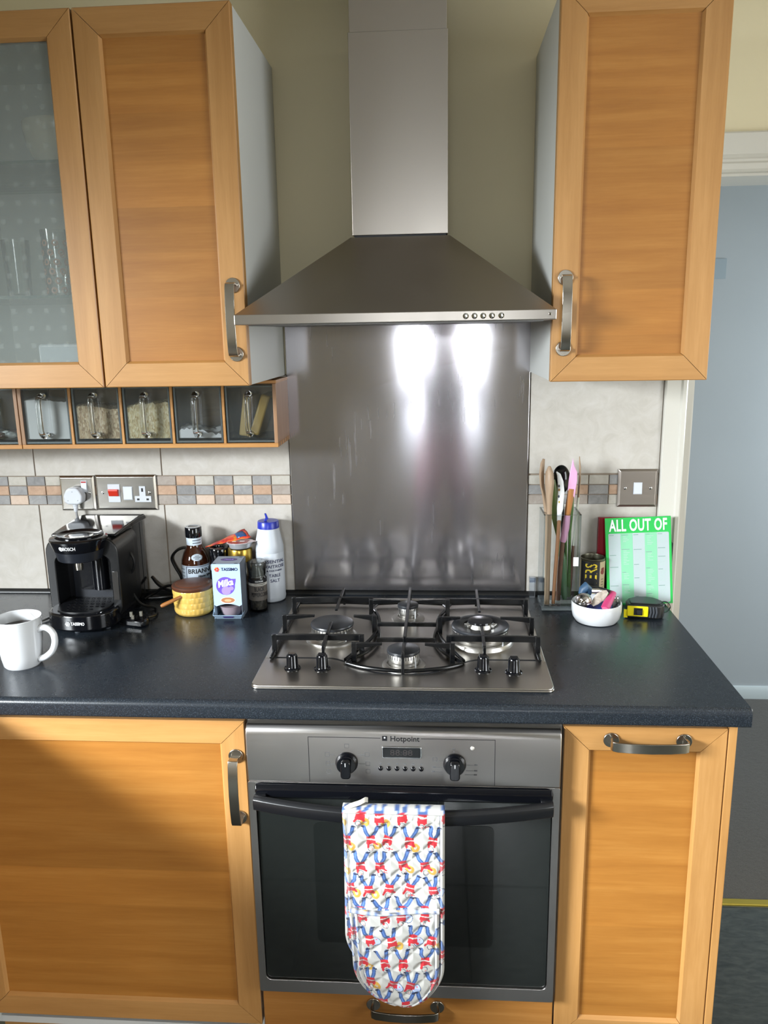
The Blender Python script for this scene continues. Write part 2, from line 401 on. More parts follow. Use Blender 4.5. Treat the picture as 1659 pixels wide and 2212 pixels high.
# ---------------------------------------------------------------- tiles
def stone(name, c0, c1, c2, rough=.45, sc=55, b=.25):
    t = NT(name); n = t.noise(t.coord(), sc, 6, .65, .8); n2 = t.noise(t.coord(), sc*.22, 3, .5)
    f = t.math('ADD', t.math('MULTIPLY', n, .7), t.math('MULTIPLY', n2, .3))
    t.set(col=t.ramp(f, [(.32, lin(c0)), (.5, lin(c1)), (.68, lin(c2))]), rough=rough); t.bump(n, b, .0012); return t.m
TILE = stone('cream_stone_tile', '#b0aba2', '#bab5ad', '#c3bfb9', .36, 26, .08)
MOS = {'s': stone('slate_mosaic', '#7f7e7e', '#8f8e8d', '#a09f9d'), 'd': stone('dark_slate_mosaic', '#747373', '#838281', '#949290'), 'w': stone('cream_mosaic', '#a8a398', '#b4afa5', '#bebab1'),
       't': stone('terracotta_mosaic', '#a3846c', '#b2937a', '#bfa189'), 'b': stone('brown_grey_mosaic', '#8f857b', '#9d938a', '#aaa29a'), 'p': stone('pinkish_mosaic', '#b59f8d', '#c4ae9b', '#cdb9a8')}
struct('tile_bed', MB().box(-1.5, -.306, .003, .007, .9, 1.47).box(.291, .614, .003, .007, .9, 1.47), GROUT, None, WB, smooth=0)
def tile(x0, x1, z0, z1, m, name='tile', b=.0012):
    return obj(name, MB().box(x0, x1, 0, .004, z0, z1), m, WB, bevel=b, smooth=0)
for x0, x1 in ((-1.317, -.9825), (-.9795, -.6445), (-.6415, -.3085), (.294, .6125)):
    tile(x0, x1, .9005, 1.1385, TILE); tile(x0, x1, 1.2165, 1.4665, TILE)
LC = {0: 'sts', 1: 'wsp', 2: 'dts', 3: 'wts', 4: 'sbt', 5: 'bts', 6: 'wst', 7: 'tds', 8: 'sps', 9: 'btb', 10: 'tds', 11: 'wsp', 12: 'stb', 13: 'wsp', 14: 'sts', 15: 'wbp'}
for i in range(16):
    x1 = -.3095-(15-i)*.0499
    for j in range(3): tile(x1-.0477, x1, 1.1912-j*.0253, 1.2145-j*.0253, MOS[LC[i][j]], 'mosaic_tile', .001)
RC = ['wsb', 'ssd', 'wtb', 'wsd', 'stw', 'wss', 'bst']
for i in range(7):
    x0 = .294+i*.0499-(.0 if i == 0 else .0)
    x1 = min(x0+.0477, .6125)
    for j in range(3): tile(x0, x1, 1.1892-j*.0253, 1.2125-j*.0253, MOS[RC[i][j]], 'mosaic_tile', .001)

# ================================================================ cupboards
def frame_piece(name, axis, a0, a1, o_, sgn, sw, yf, mat, parent, g=.0006, c=.005, dep=.008, th=.02):
    """mitred frame member. axis Z: upright from z a0..a1 with outer edge x=o_, inner towards sgn"""
    sec = [(0, yf+th), (0, yf+.0016), (.0016, yf), (sw-c, yf), (sw, yf+dep), (sw, yf+th)]
    vs = []
    for end in (0, 1):
        for u_, y in sec:
            a = (a0+u_+g) if end == 0 else (a1-u_-g)
            p = o_+sgn*u_
            vs.append((p, y, a) if axis == 'Z' else (a, y, p))
    n = len(sec)
    fs = [tuple(range(n)), tuple(range(2*n-1, n-1, -1))]+[(i, i+n, (i+1) % n+n, (i+1) % n) for i in range(n)]
    return obj(name, MB().add(vs, fs), mat, parent, smooth=0)
def make_handle(parent, xc, zc, yf, vertical, half=.0665):
    mb = MB(); prof = [(.0001, 0), (.0145, 0), (.0148, .0015), (.0145, .0035), (.0001, .0035)]
    for s_ in (-1, 1):
        b = len(mb.v); mb.lathe(prof, 20, (0,0,0))
        cx, cz = (xc, zc+s_*half) if vertical else (xc+s_*half, zc)
        mb.v[b:] = [(cx+x, yf-z, cz+y) for x, y, z in mb.v[b:]]
    prof2 = [(-half, -.003), (-half-.001, -.010), (-half-.003, -.020), (-half-.001, -.026), (-half+.006, -.0295), (-half*.5, -.033), (0, -.0345), (half*.5, -.033), (half-.006, -.0295), (half+.001, -.026), (half+.003, -.020), (half+.001, -.010), (half, -.003)]
    pts = [((xc, yf+d, zc+t) if vertical else (xc+t, yf+d, zc)) for t, d in prof2]
    mb.strip(pts, .0185, .0036, (1,0,0) if vertical else (0,0,1))
    return obj('handle', mb, NICKEL, parent, bevel=.0006, smooth=40)
def make_door(parent, x0, x1, z0, z1, yf, sw=.052, glass=False, handle=None):
    if glass: d = obj('door', MB().box(x0+sw-.006, x1-sw+.006, yf+.010, yf+.0135, z0+sw-.006, z1-sw+.006), CAB_GLASS, parent, smooth=0)
    else: d = obj('door', MB().box(x0+sw-.006, x1-sw+.006, yf+.0075, yf+.017, z0+sw-.006, z1-sw+.006), BEECH_P, parent, smooth=0)
    frame_piece('stile', 'Z', z0, z1, x0, 1, sw, yf, BEECH_F, d); frame_piece('stile', 'Z', z0, z1, x1, -1, sw, yf, BEECH_F, d)
    frame_piece('rail', 'X', x0, x1, z0, 1, sw, yf, BEECH_R, d); frame_piece('rail', 'X', x0, x1, z1, -1, sw, yf, BEECH_R, d)
    if handle: make_handle(d, handle[0], handle[1], yf, handle[2])
    return d
def cab_glass():
    t = NT('door_glass'); t.n.remove(t.b)
    tr_ = t.N('ShaderNodeBsdfTransparent'); tr_.inputs[0].default_value = (.985, 1.0, .995, 1)
    gl = t.N('ShaderNodeBsdfGlossy'); gl.inputs['Roughness'].default_value = .03
    fr = t.N('ShaderNodeFresnel'); fr.inputs[0].default_value = 1.45
    mx = t.N('ShaderNodeMixShader'); t.L(fr.outputs[0], mx.inputs[0]); t.L(tr_.outputs[0], mx.inputs[1]); t.L(gl.outputs[0], mx.inputs[2])
    # printed frosted squares
    tc = t.N('ShaderNodeTexCoord'); sp = t.N('ShaderNodeSeparateXYZ'); t.L(tc.outputs['Object'], sp.inputs[0])
    def cell(o): 
        f = t.math('FRACT', t.math('MULTIPLY', o, 1/.0345)); return t.math('LESS_THAN', t.math('ABSOLUTE', t.math('SUBTRACT', f, .5)), .14)
    m_ = t.math('MULTIPLY_ADD', t.math('MULTIPLY', cell(sp.outputs[0]), cell(sp.outputs[2])), .05, .19)
    df = t.N('ShaderNodeBsdfTranslucent'); df.inputs[0].default_value = (.75, .78, .76, 1)
    df2 = t.N('ShaderNodeBsdfDiffuse'); df2.inputs[0].default_value = (.62, .68, .65, 1)
    m2 = t.N('ShaderNodeMixShader'); t.L(m_, m2.inputs[0]); t.L(mx.outputs[0], m2.inputs[1]); t.L(df2.outputs[0], m2.inputs[2])
    t.L(m2.outputs[0], t.out.inputs[0]); return t.m
CAB_GLASS = cab_glass()
ZB, ZT, YF = 1.467, 2.166, -.377
def carcass(parent, x0, x1, z0, z1, y0, y1, mat=WHITE_LAM, front=False, t=.016):
    mb = MB().box(x0, x0+t, y0, y1, z0, z1).box(x1-t, x1, y0, y1, z0, z1).box(x0+t, x1-t, y0, y1, z0, z0+t).box(x0+t, x1-t, y0, y1, z1-t, z1).box(x0+t, x1-t, y1-.006, y1, z0+t, z1-t)
    return obj('carcass', mb, mat, parent, bevel=.0006, smooth=0)
c = thing('wall_cabinet', 'beech wall cabinet with solid door left of the steel hood', 'cabinet', (-.461, 0, ZB))
carcass(c, -.611, -.3115, ZB+.001, ZT-.001, -.356, .006); make_door(c, -.6105, -.3115, ZB, ZT, YF, handle=(-.3345, 1.5965, True))
c = thing('wall_cabinet', 'beech wall cabinet right of the steel hood beside the doorway', 'cabinet', (.440, 0, ZB))
carcass(c, .2905, .590, ZB+.001, ZT-.001, -.356, .006); make_door(c, .2895, .591, ZB, ZT, YF, handle=(.3125, 1.5975, True))
c = thing('wall_cabinet', 'glass fronted beech wall cabinet at the left edge holding glassware', 'cabinet', (-.81, 0, ZB))
CABIN = simple('cabinet_lining', '#e6e9e6', .5)
carcass(c, -1.013, -.6125, ZB+.001, ZT-.001, -.356, .006, CABIN); make_door(c, -1.014, -.6145, ZB, ZT, YF, glass=True)
SHELF = thin_glass('shelf_glass', (.93, .97, .96), .0, 1.5); SHELF_EDGE = simple('green_glass_edge', '#3c5a55', .15)
for z in (1.907, 1.648):
    s_ = obj('shelf', MB().box(-.996, -.6295, -.335, -.002, z, z+.006), SHELF, c, smooth=0); obj('shelf_edge', MB().box(-.996, -.6295, -.3365, -.335, z, z+.006), SHELF_EDGE, s_, smooth=0)
# base units
c = thing('base_cabinet', 'wide beech base cabinet under the worktop left of the oven', 'cabinet', (-.606, -.30, 0))
carcass(c, -.908, -.3045, .10, .858, -.580, -.02); make_door(c, -.908, -.3045, .143, .8425, -.601, handle=(-.324, .7035, True))
c = thing('base_cabinet', 'narrow beech base cabinet under the worktop right of the oven', 'cabinet', (.452, -.30, 0))
carcass(c, .304, .6025, .10, .858, -.580, -.02); make_door(c, .3035, .6025, .143, .8435, -.601, handle=(.457, .8185, False))
obj('end_panel', MB().box(.6040, .6190, -.602, -.01, .0, .860), BEECH_F, c, bevel=.0012, smooth=0)
c = thing('oven_housing_cabinet', 'white oven housing unit with a beech drawer front below the oven', 'cabinet', (0, -.30, 0))
obj('carcass', MB().box(-.3020, -.2865, -.585, -.02, .10, .8605).box(.2875, .3025, -.585, -.02, .10, .8605).box(-.2865, .2875, -.585, -.565, .846, .8605).box(-.2865, .2875, -.58, -.02, .10, .116).box(-.2865, .2875, -.58, -.02, .228, .240), WHITE_LAM, c, bevel=.0006, smooth=0)
d = obj('drawer', MB().box(-.2985, .3000, -.602, -.584, .143, .2330), BEECH_D, c, bevel=.0015, smooth=0); make_handle(d, -.001, .2085, -.602, False, .066)
struct('trim_5', MB().box(-.91, .618, -.545, -.53, 0, .099), BEECH_R, 'beech plinth below the base units', smooth=0)

# ---------------------------------------------------------------- worktop
def worktop_mat():
    t = NT('dark_laminate_worktop'); n = t.noise(t.coord(), 520, 2, .7); n2 = t.noise(t.coord(), 30, 4, .6)
    t.set(col=t.mix(t.ramp(n, [(.52, (0,0,0)), (.75, (1,1,1))]), lin('#1c2127'), lin('#3e454d')), rough=t.math('MULTIPLY_ADD', n2, .04, .25), spec=.55); t.bump(n, .22, .0005); return t.m
WORK = worktop_mat()
prof = [(.005, .864), (.005, .9)]+[(-.637+.012-.012*math.sin(a), .888+.012*math.cos(a)) for a in [PI/2*i/6 for i in range(7)]]+[(-.637+.006-.006*math.cos(a), .870-.006*math.sin(a)) for a in [PI/2*i/4 for i in range(5)]]
wk = obj('worktop', MB().prism(prof, -1.48, .6285, 'X'), WORK, smooth=35); tag(wk, 'dark grey laminate worktop carrying the hob and the counter items', 'worktop'); root_shift(wk, (-.4, -.3, .864))
struct('trim_6', MB().prism([(.0, .9), (-.011, .9), (-.009, .905), (-.003, .909), (.0, .909)], -1.48, .612, 'X'), simple('black_sealant', '#0c0d0e', .4), 'black sealing strip where the worktop meets the tiles')
obj('end_edging', MB().box(.6285, .6292, -.633, .004, .866, .899), simple('worktop_edging', '#8b8a88', .45), wk, smooth=0)
pw = obj('peninsula_worktop', MB().box(-1.48, -.885, -1.95, -.640, .864, .9), WORK, bevel=.006, smooth=35); tag(pw, 'dark worktop of the peninsula to the left, outside the picture', 'worktop'); root_shift(pw, (-1.18, -1.3, .864))
pc = thing('peninsula_cabinet', 'beech base units under the peninsula to the left, outside the picture', 'cabinet', (-1.18, -1.3, 0)); carcass(pc, -1.46, -.920, .10, .862, -1.93, -.66, WHITE_LAM)
obj('front_panel', MB().box(-.918, -.900, -1.93, -.645, .05, .860), BEECH_F, pc, smooth=0)
# ================================================================ splashback + hood
sb = obj('splashback', MB().box(-.3065, .2915, -.004, .005, .9095, 1.60), STEEL_SPLASH, bevel=.0012, smooth=0)
tag(sb, 'brushed stainless steel splashback sheet behind the gas hob', 'splashback'); root_shift(sb, (-.0075, 0, .91))
hd = thing('cooker_hood', 'stainless steel chimney cooker hood above the hob', 'cooker hood', (-.014, 0, 1.5856))
hx0, hx1, hy, hz, hz2 = -.3136, .2856, -.467, 1.5856, 1.6045
obj('rim', MB().box(hx0, hx1, hy, -.006, hz, hz2), STEEL_HOOD, hd, bevel=.0015, smooth=0)
cx0, cx1, cy_ = -.1132, .0900, -.200
e = .0015
b0 = [(hx0+e, hy+e), (hx1-e, hy+e), (hx1-e, -.006), (hx0+e, -.006)]; b1 = [(cx0-.004, cy_-.004), (cx1+.004, cy_-.004), (cx1+.004, -.006), (cx0-.004, -.006)]
mb = MB().add([(x, y, hz2) for x, y in b0]+[(x, y, 1.766) for x, y in b1], [(0,1,5,4),(1,2,6,5),(2,3,7,6),(3,0,4,7),(4,5,6,7)])
obj('canopy', mb, STEEL_HOOD, hd, smooth=0)
obj('chimney', MB().box(cx0, cx1, cy_, -.006, 1.7705, 2.163), STEEL_HOOD, hd, bevel=.001, smooth=0)
obj('upper_chimney', MB().box(cx0+.0025, cx1-.0025, cy_+.0025, -.006, 2.163, 2.449), STEEL_HOOD, hd, bevel=.001, smooth=0)
obj('seam', MB().box(cx0+.004, cx1-.004, cy_+.003, -.01, 1.7655, 1.771), BLACK_MATT, hd, smooth=0)
obj('filter', MB().box(hx0+.02, hx1-.02, hy+.03, -.03, hz-.002, hz+.002), simple('grease_filter', '#70706e', .35, 1.0), hd, smooth=0)
for x in (.120, .136, .152, .168, .185):
    mbx = MB().lathe([(.0001, 0), (.0055, 0), (.0055, .001), (.0046, .0012), (.0046, .0035), (.0030, .0040), (.0028, .0032), (.0001, .0030)], 16)
    mbx.v = [(x+a, hy-c_, 1.5945+b_) for a, b_, c_ in mbx.v]; obj('button', mbx, CHROME, hd)
mbx = MB().lathe([(.0001, 0), (.0028, 0), (.002, .0015), (.0001, .002)], 12); mbx.v = [(.2735+a, hy-c_, 1.5960+b_) for a, b_, c_ in mbx.v]; obj('screw', mbx, CHROME, hd)

# ================================================================ gas hob
hob = thing('gas_hob', 'stainless steel four burner gas hob with black pan supports', 'hob', (-.003, -.32, .9))
HX0, HX1, HY0, HY1 = -.2945, .2880, -.5800, -.0580
obj('base_plate', MB().prism(rrect(HX0, HX1, HY0, HY1, .014), .9, .904, 'Z'), STEEL_HOB, hob, bevel=.0015, smooth=40)
# raised rim along the sides and the back
mb = MB()
mb.prism([(HX0+.001, -.45), (HX0+.013, -.45), (HX0+.013, HY1-.012), (HX0+.001, HY1-.012)], .904, .9085, 'Z')
mb.prism([(HX1-.013, -.45), (HX1-.001, -.45), (HX1-.001, HY1-.012), (HX1-.013, HY1-.012)], .904, .9085, 'Z')
mb.prism([(HX0+.006, HY1-.016), (HX1-.006, HY1-.016), (HX1-.006, HY1-.004), (HX0+.006, HY1-.004)], .904, .9085, 'Z')
obj('side_rim', mb, STEEL_HOB, hob, bevel=.002, smooth=40)
# control panel, back edge swoops forward round the front burner
def swoop(x):
    t_ = min(1, max(0, (abs(x+.003)-.035)/.125)); s_ = t_*t_*(3-2*t_); return -.520+s_*.073
poly = [(HX0+.0005, -.445)]
xs = [HX0+.02+i*(HX1-HX0-.04)/40 for i in range(41)]
front = [(HX1-.0005, -.445)]+[(x, y) for x, y in rrect(HX0+.0005, HX1-.0005, HY0+.0005, -.50, .013)[:5]][::-1]
top = [(x, swoop(x)) for x in xs]
outline = [(HX0+.0005, HY0+.015), (HX0+.005, HY0+.004), (HX0+.015, HY0+.0005), (HX1-.015, HY0+.0005), (HX1-.005, HY0+.004), (HX1-.0005, HY0+.015), (HX1-.0005, -.447)]+top[::-1]+[(HX0+.0005, -.447)]
obj('control_panel', MB().prism(outline, .9038, .9078, 'Z'), STEEL_HOB, hob, bevel=.0018, seg=3, smooth=45)
# dark seam behind the control panel
obj('panel_seam', MB().strip([(x, swoop(x)+.0060, .9046) for x in xs], .013, .001, (0,1,0)), BLACK_MATT, hob, smooth=0)
BURN = steel('burner_alloy', '#c2bfba', .35, .0)
CAPM = simple('burner_cap_enamel', '#2b2d31', .30)
def burner(x, y, rc, rb, ring=False, dish=1.38):
    z = .904; n0 = len(hob.children)
    d_ = obj('burner', MB().lathe([(rb*dish, 0), (rb*dish*.985, .003), (rb*1.16, .0065), (rb*1.05, .0065), (rb*1.02, .003), (rb*.93, .003), (rb*.93, .0110), (rb, .0130), (rb, .0225), (rb*.97, .0240), (.0001, .0240)], 48, (x, y, z), close=False), BURN, hob)
    teeth = MB()
    for k in range(36):
        a = 2*PI*k/36; r_ = rb*1.002
        ca, sa = math.cos(a), math.sin(a)
        teeth.add([(x+ca*r_-sa*.0008, y+sa*r_+ca*.0008, z+.0185), (x+ca*r_+sa*.0008, y+sa*r_-ca*.0008, z+.0185), (x+ca*r_+sa*.0008, y+sa*r_-ca*.0008, z+.0242), (x+ca*r_-sa*.0008, y+sa*r_+ca*.0008, z+.0242)], [(0,1,2,3)])
    obj('flame_slots', teeth, BLACK_MATT, d_, smooth=0)
    if not ring:
        obj('cap', MB().lathe([(rc*.9, .0238), (rc, .0250), (rc*1.01, .0275), (rc*.985, .0295), (rc*.9, .0305), (.0001, .0312)], 48, (x, y, z), close=False), CAPM, d_)
    else:
        obj('cap', MB().lathe([(rc*.62, .0240), (rc, .0250), (rc*1.012, .0280), (rc*.985, .0300), (rc*.66, .0305), (rc*.61, .0285), (rc*.60, .0240)], 48, (x, y, z), close=False), CAPM, d_)
        obj('inner_burner', MB().lathe([(rc*.56, .018), (rc*.50, .028), (rc*.45, .033), (rc*.44, .034), (.0001, .034)], 40, (x, y, z), close=False), BURN, d_)
        obj('inner_cap', MB().lathe([(rc*.42, .0338), (rc*.445, .0350), (rc*.43, .0375), (rc*.2, .0388), (.0001, .0390)], 40, (x, y, z), close=False), simple('gloss_enamel_cap', '#15161a', .08), d_)
        for k in range(3):
            a = PI/2+2*PI*k/3; obj('bridge', MB().box(-.004, .004, -.008, .008, 0, .006).xf(Matrix.Translation((x+math.cos(a)*rc*.53, y+math.sin(a)*rc*.53, z+.0285)) @ Matrix.Rotation(a, 4, 'Z')), BURN, d_, bevel=.001)
    ig = MB().lathe([(.0016, 0), (.0016, .022), (.0008, .024), (.0001, .024)], 8, (x+rb*.75, y-rb*.85, z)); obj('spark_plug', ig, WHITE_CERAMIC, d_)
    return d_
_burner = burner
def burner(*a, **k):
    d_ = _burner(*a, **k)
    for o in [d_]+list(d_.children):
        for v_ in o.data.vertices: v_.co.z = .004+(v_.co.z-.004)*1.27
    return d_
burner(-.167, -.323, .0475, .0460, dish=1.30)
burner(.160, -.330, .0620, .0605, ring=True, dish=1.22)
burner(-.003, -.198, .0245, .0235, dish=1.65)
burner(-.002, -.470, .0335, .0330, dish=1.36)
# cast iron pan supports
IRON = simple('cast_iron_enamel', '#090a0c', .24)
ZT_ = .9500
def bar(mb, x0, y0, x1, y1, z=ZT_, h=.0130, w_=.0068, tip=False, legs=()):
    p0 = Vector((x0, y0, 0)); p1 = Vector((x1, y1, 0)); d_ = (p1-p0).normalized(); n_ = Vector((-d_.y, d_.x, 0))*w_/2
    h1 = h*.35 if tip else h
    vs = []
    for p, hh in ((p0, h), (p1, h1)):
        for s_ in (-1, 1):
            q = p+n_*s_; vs += [(q.x, q.y, z-hh), (q.x, q.y, z)]
    mb.add(vs, [(0,2,3,1), (5,7,6,4), (1,3,7,5), (0,4,6,2), (0,1,5,4), (2,6,7,3)])
    for lx, ly in legs:
        mb.box(lx-.0052, lx+.0052, ly-.0040, ly+.0040, .9065, z-.0004)
def rail(mb, pts, z=.912, r=.0042): mb.tube([(x, y, z) for x, y in pts], r, 8)
def side_support(s_, xc, ya):
    """s_=-1 left, +1 right; xo outer end, xi inner end"""
    mb = MB(); xo = -.2780 if s_ < 0 else .2740; xi = -.0925 if s_ < 0 else .0900
    dy = -.006 if s_ > 0 else 0
    bar(mb, xo, -.178+dy, xi, -.176+dy, legs=((xo, -.178+dy), (xi, -.176+dy)))
    bar(mb, xo, -.300+dy, xc+s_*.044, -.300+dy, tip=True, legs=((xo, -.300+dy),))
    bar(mb, xi-s_*.018, -.300+dy, xc-s_*.044, -.300+dy, tip=True, legs=((xi-s_*.018, -.300+dy),))
    bar(mb, xo, -.418, xi, -.417, legs=((xo, -.418), (xi, -.417)))
    bar(mb, xc, -.108+dy, xc, -.262+dy, tip=True); mb.box(xc-.003, xc+.003, -.110+dy, -.104+dy, .9065, ZT_)
    bar(mb, xc, -.474, xc, -.342, tip=True); mb.box(xc-.003, xc+.003, -.479, -.472, .9065, ZT_-.001)
    rail(mb, [(xo, -.112), (xo, -.455)])
    rail(mb, [(xo, -.112), (xc, -.106), (xi+s_*.010, -.112)])
    rail(mb, [tuple(p)[:2] for p in bez([(xi+s_*.010, -.112, 0), (xi-s_*.018, -.20, 0), (xi-s_*.024, -.27, 0), (xi-s_*.012, -.35, 0), (xi+s_*.018, -.43, 0), (xi+s_*.030, -.462, 0)], 20)])
    o = obj('pan_support', mb, IRON, hob, bevel=.0009, smooth=40); return o
side_support(-1, -.1655, -.178); side_support(1, .1610, -.188)
mb = MB()
bar(mb, -.091, -.191, -.022, -.196, tip=True, legs=((-.091, -.191),)); bar(mb, .090, -.189, .022, -.196, tip=True, legs=((.090, -.189),))
bar(mb, -.001, -.100, -.0015, -.428, legs=()); mb.box(-.004, .002, -.104, -.096, .9065, ZT_)
bar(mb, -.068, -.302, .064, -.302, z=.934, h=.009); bar(mb, -.064, -.384, .062, -.384, z=.930, h=.009)
bar(mb, -.104, -.460, -.046, -.462, tip=True, legs=((-.104, -.460),)); bar(mb, .097, -.460, .041, -.462, tip=True, legs=((.097, -.460),))
bar(mb, -.0015, -.516, -.0015, -.462, tip=True); mb.box(-.0045, .0015, -.520, -.513, .9065, ZT_-.001)
for s_ in (-1, 1):
    k = lambda x: -.001+s_*x
    rail(mb, [tuple(p)[:2] for p in bez([(k(.080), -.115, 0), (k(.092), -.16, 0), (k(.078), -.22, 0), (k(.064), -.30, 0), (k(.062), -.36, 0), (k(.082), -.42, 0), (k(.112), -.462, 0), (k(.118), -.478, 0)], 30)])
rail(mb, [tuple(p)[:2] for p in bez([(-.118, -.478, 0), (-.075, -.500, 0), (-.001, -.514, 0), (.073, -.500, 0), (.116, -.478, 0)], 16)])
rail(mb, [(-.081, -.115), (-.001, -.102), (.079, -.115)])
obj('pan_support', mb, IRON, hob, bevel=.0009, smooth=40)
def knob(parent, x, y, z, name='control_knob'):
    k_ = obj(name, MB().lathe([(.0170, 0), (.0172, .0016), (.0160, .0030), (.0128, .0036), (.0120, .0050), (.0112, .0270), (.0098, .0300), (.0001, .0305)], 28, (x, y, z), close=False), BLACK_GLOSS, parent)
    obj('grip', MB().prism([(-.0085, -.0068), (.0085, -.0068), (.0078, .0068), (-.0078, .0068)], .024, .0330, 'Z').xf(Matrix.Translation((x, y, z))), BLACK_GLOSS, k_, bevel=.0015, smooth=40)
    return k_
for x, y in ((-.226, -.4975), (-.165, -.4985), (.1575, -.4970), (.2170, -.5050)): knob(hob, x, y, .9078)

# ================================================================ built-in oven
ov = thing('built_in_oven', 'stainless steel built-in electric oven with black glass door', 'oven', (0, -.60, .245))
OY = -.622
obj('oven_body', MB().box(-.279, .279, -.590, -.06, .246, .835), BLACK_MATT, ov, smooth=0)
STEEL_OVEN = steel('oven_steel', '#b3b0ae', .33, .4, bump=.002, scratch=.03)
obj('control_fascia', MB().prism([(-.590, .728), (-.590, .843), (-.610, .843), (-.6185, .8365), (OY, .826), (OY, .728)], -.2985, .2970, 'X'), STEEL_OVEN, ov, bevel=.0025, smooth=35)
# steel door surround with rounded window opening
def ring_prism(mb, outer, inner, y0, y1):
    n = len(outer); vs = [(x, y0, z) for x, z in outer]+[(x, y0, z) for x, z in inner]+[(x, y1, z) for x, z in outer]+[(x, y1, z) for x, z in inner]; fs = []
    for i in range(n):
        j = (i+1) % n
        fs += [(i, j, n+j, n+i), (2*n+i, 3*n+i, 3*n+j, 2*n+j), (i, 2*n+i, 2*n+j, j), (n+i, n+j, 3*n+j, 3*n+i)]
    return mb.add(vs, fs)
dr = obj('door', ring_prism(MB(), rrect(-.2985, .2970, .2480, .7275, .004), rrect(-.2850, .2835, .2770, .7265, .012), OY, -.594), STEEL_OVEN, ov, bevel=.0016, smooth=40)
def oven_glass():
    t = NT('dark_oven_glass'); t.set(col=lin('#1a1d1c'), rough=.05, spec=.8, ior=1.65); return t.m
OGL = oven_glass()
obj('glass_panel', MB().prism(rrect(-.2835, .2820, .2785, .7250, .011), -.6175, -.600, 'Y'), OGL, dr, smooth=0)
obj('inner_window', MB().prism(rrect(-.1750, .1750, .368, .640, .012), -.6180, -.6174, 'Y'), simple('oven_window_glass', '#161918', .05, spec=.6), dr, smooth=0)
obj('upper_trim', MB().prism([(-.600, .7245), (-.6240, .7245), (-.6300, .7150), (-.6300, .7000), (-.6215, .6930), (-.600, .6930)], -.2830, .2815, 'X'), BLACK_GLOSS, dr, bevel=.001, smooth=35)
# bowed black handle
pts = []; N_ = 28
ptsv = []; 
for i in range(N_+1):
    x = -.284+.566*i/N_; u_ = (x+.001)/.283; bow = 1-u_*u_
    yb = -.637-.040*bow; ptsv.append((x, yb, .7050))
sec = [(-.006, .0105), (-.012, .006), (-.0135, -.004), (-.011, -.0155), (-.005, -.0180), (.003, -.0165), (.006, -.006), (.005, .007), (.0, .0108)]
vs = []; fs = []; ns = len(sec)
for x, yb, z in ptsv:
    for dy, dz in sec: vs.append((x, yb+dy, z+dz-.006))
for i in range(N_):
    for k in range(ns): fs.append((i*ns+k, i*ns+(k+1) % ns, (i+1)*ns+(k+1) % ns, (i+1)*ns+k))
fs += [tuple(range(ns)), tuple(N_*ns+k for k in range(ns-1, -1, -1))]
hb = MB().add(vs, fs)
hb.box(-.284, -.262, -.637, -.625, .690, .708).box(.260, .282, -.637, -.625, .690, .708)
obj('door_handle', hb, BLACK_SATIN, dr, bevel=.001, smooth=50)
# printed outline, logo, display, buttons, knobs
def inkbox(name, x0, x1, z0, z1, mat=INK, y=OY, p=None): return obj(name, MB().box(x0, x1, y-.0004, y, z0, z1), mat, p or ov, smooth=0)
pr = MB()
for x0, x1, z0, z1 in ((-.1775, -.040, .8245, .8255), (.036, .1740, .8245, .8255), (-.1780, -.1770, .731, .8255), (.1735, .1745, .731, .8255)): obj('printed_line', MB().box(x0, x1, OY-.0004, OY, z0-.0006, z1-.0006), INK, ov, smooth=0)
pass
inkbox('logo_mark', -.0370, -.0275, .8190, .8288, INK); 
mbx = MB().lathe([(.0001, 0), (.0016, 0), (.0016, .0004), (.0001, .0004)], 12); mbx.v = [(-.0322+a, OY-.0003-c_, .8255+b_) for a, b_, c_ in mbx.v]; obj('logo_dot', mbx, INK_WHITE, ov)
text('lettering', 'Hotpoint', .0150, INK, ov, (.0055, OY-.0003, .8232), width=.0545, bold=.0002)
dsp = obj('display', MB().prism(rrect(-.0385, .0375, .7845, .8085, .004), OY-.003, OY, 'Y'), CHROME, ov, bevel=.0008)
obj('screen', MB().prism(rrect(-.0362, .0352, .7865, .8065, .003), OY-.0036, OY-.002, 'Y'), simple('display_black', '#08090b', .12), dsp)
SEG = simple('unlit_segments', '#34302f', .4)
text('digits', '88:88', .0165, SEG, dsp, (-.001, OY-.0038, .7962), width=.042, ext=.0001)
for x in (-.0408, -.0252, -.0098, .0055, .0208, .0362):
    k_ = MB().sphere((x, OY-.001, .7620), .0046, 14, 8, (1, .8, 1)); obj('button', k_, BLACK_GLOSS, ov)
    inkbox('symbol', x-.002, x+.002, .7700, .7726, simple('faded_print', '#5a5a5c', .5))
def oven_knob(x, z):
    mbk = MB().lathe([(.0215, 0), (.0215, .004), (.0200, .006), (.0190, .012), (.0175, .014), (.0001, .0145)], 32, close=False)
    mbk.v = [(x+a, OY-c_, z+b_) for a, b_, c_ in mbk.v]; k_ = obj('control_knob', mbk, BLACK_GLOSS, ov)
    obj('grip', MB().prism(rrect(-.0095, .0095, -.0205, .0150, .006), OY-.027, OY-.010, 'Y').xf(Matrix.Translation((x, 0, z))), BLACK_GLOSS, k_, bevel=.002, smooth=45)
    obj('pointer', MB().box(x-.0006, x+.0006, OY-.0276, OY-.0268, z+.0060, z+.0130), INK_WHITE, k_, smooth=0)
    return k_
oven_knob(-.1050, .7730); oven_knob(.0990, .7740)
FP = MATS['faded_print']; mb = MB()
def sq(x, z, s_=.0042, t_=.0007):
    mb.box(x-s_, x+s_, OY-.0003, OY, z+s_-t_, z+s_).box(x-s_, x+s_, OY-.0003, OY, z-s_, z-s_+t_).box(x-s_, x-s_+t_, OY-.0003, OY, z-s_, z+s_).box(x+s_-t_, x+s_, OY-.0003, OY, z-s_, z+s_)
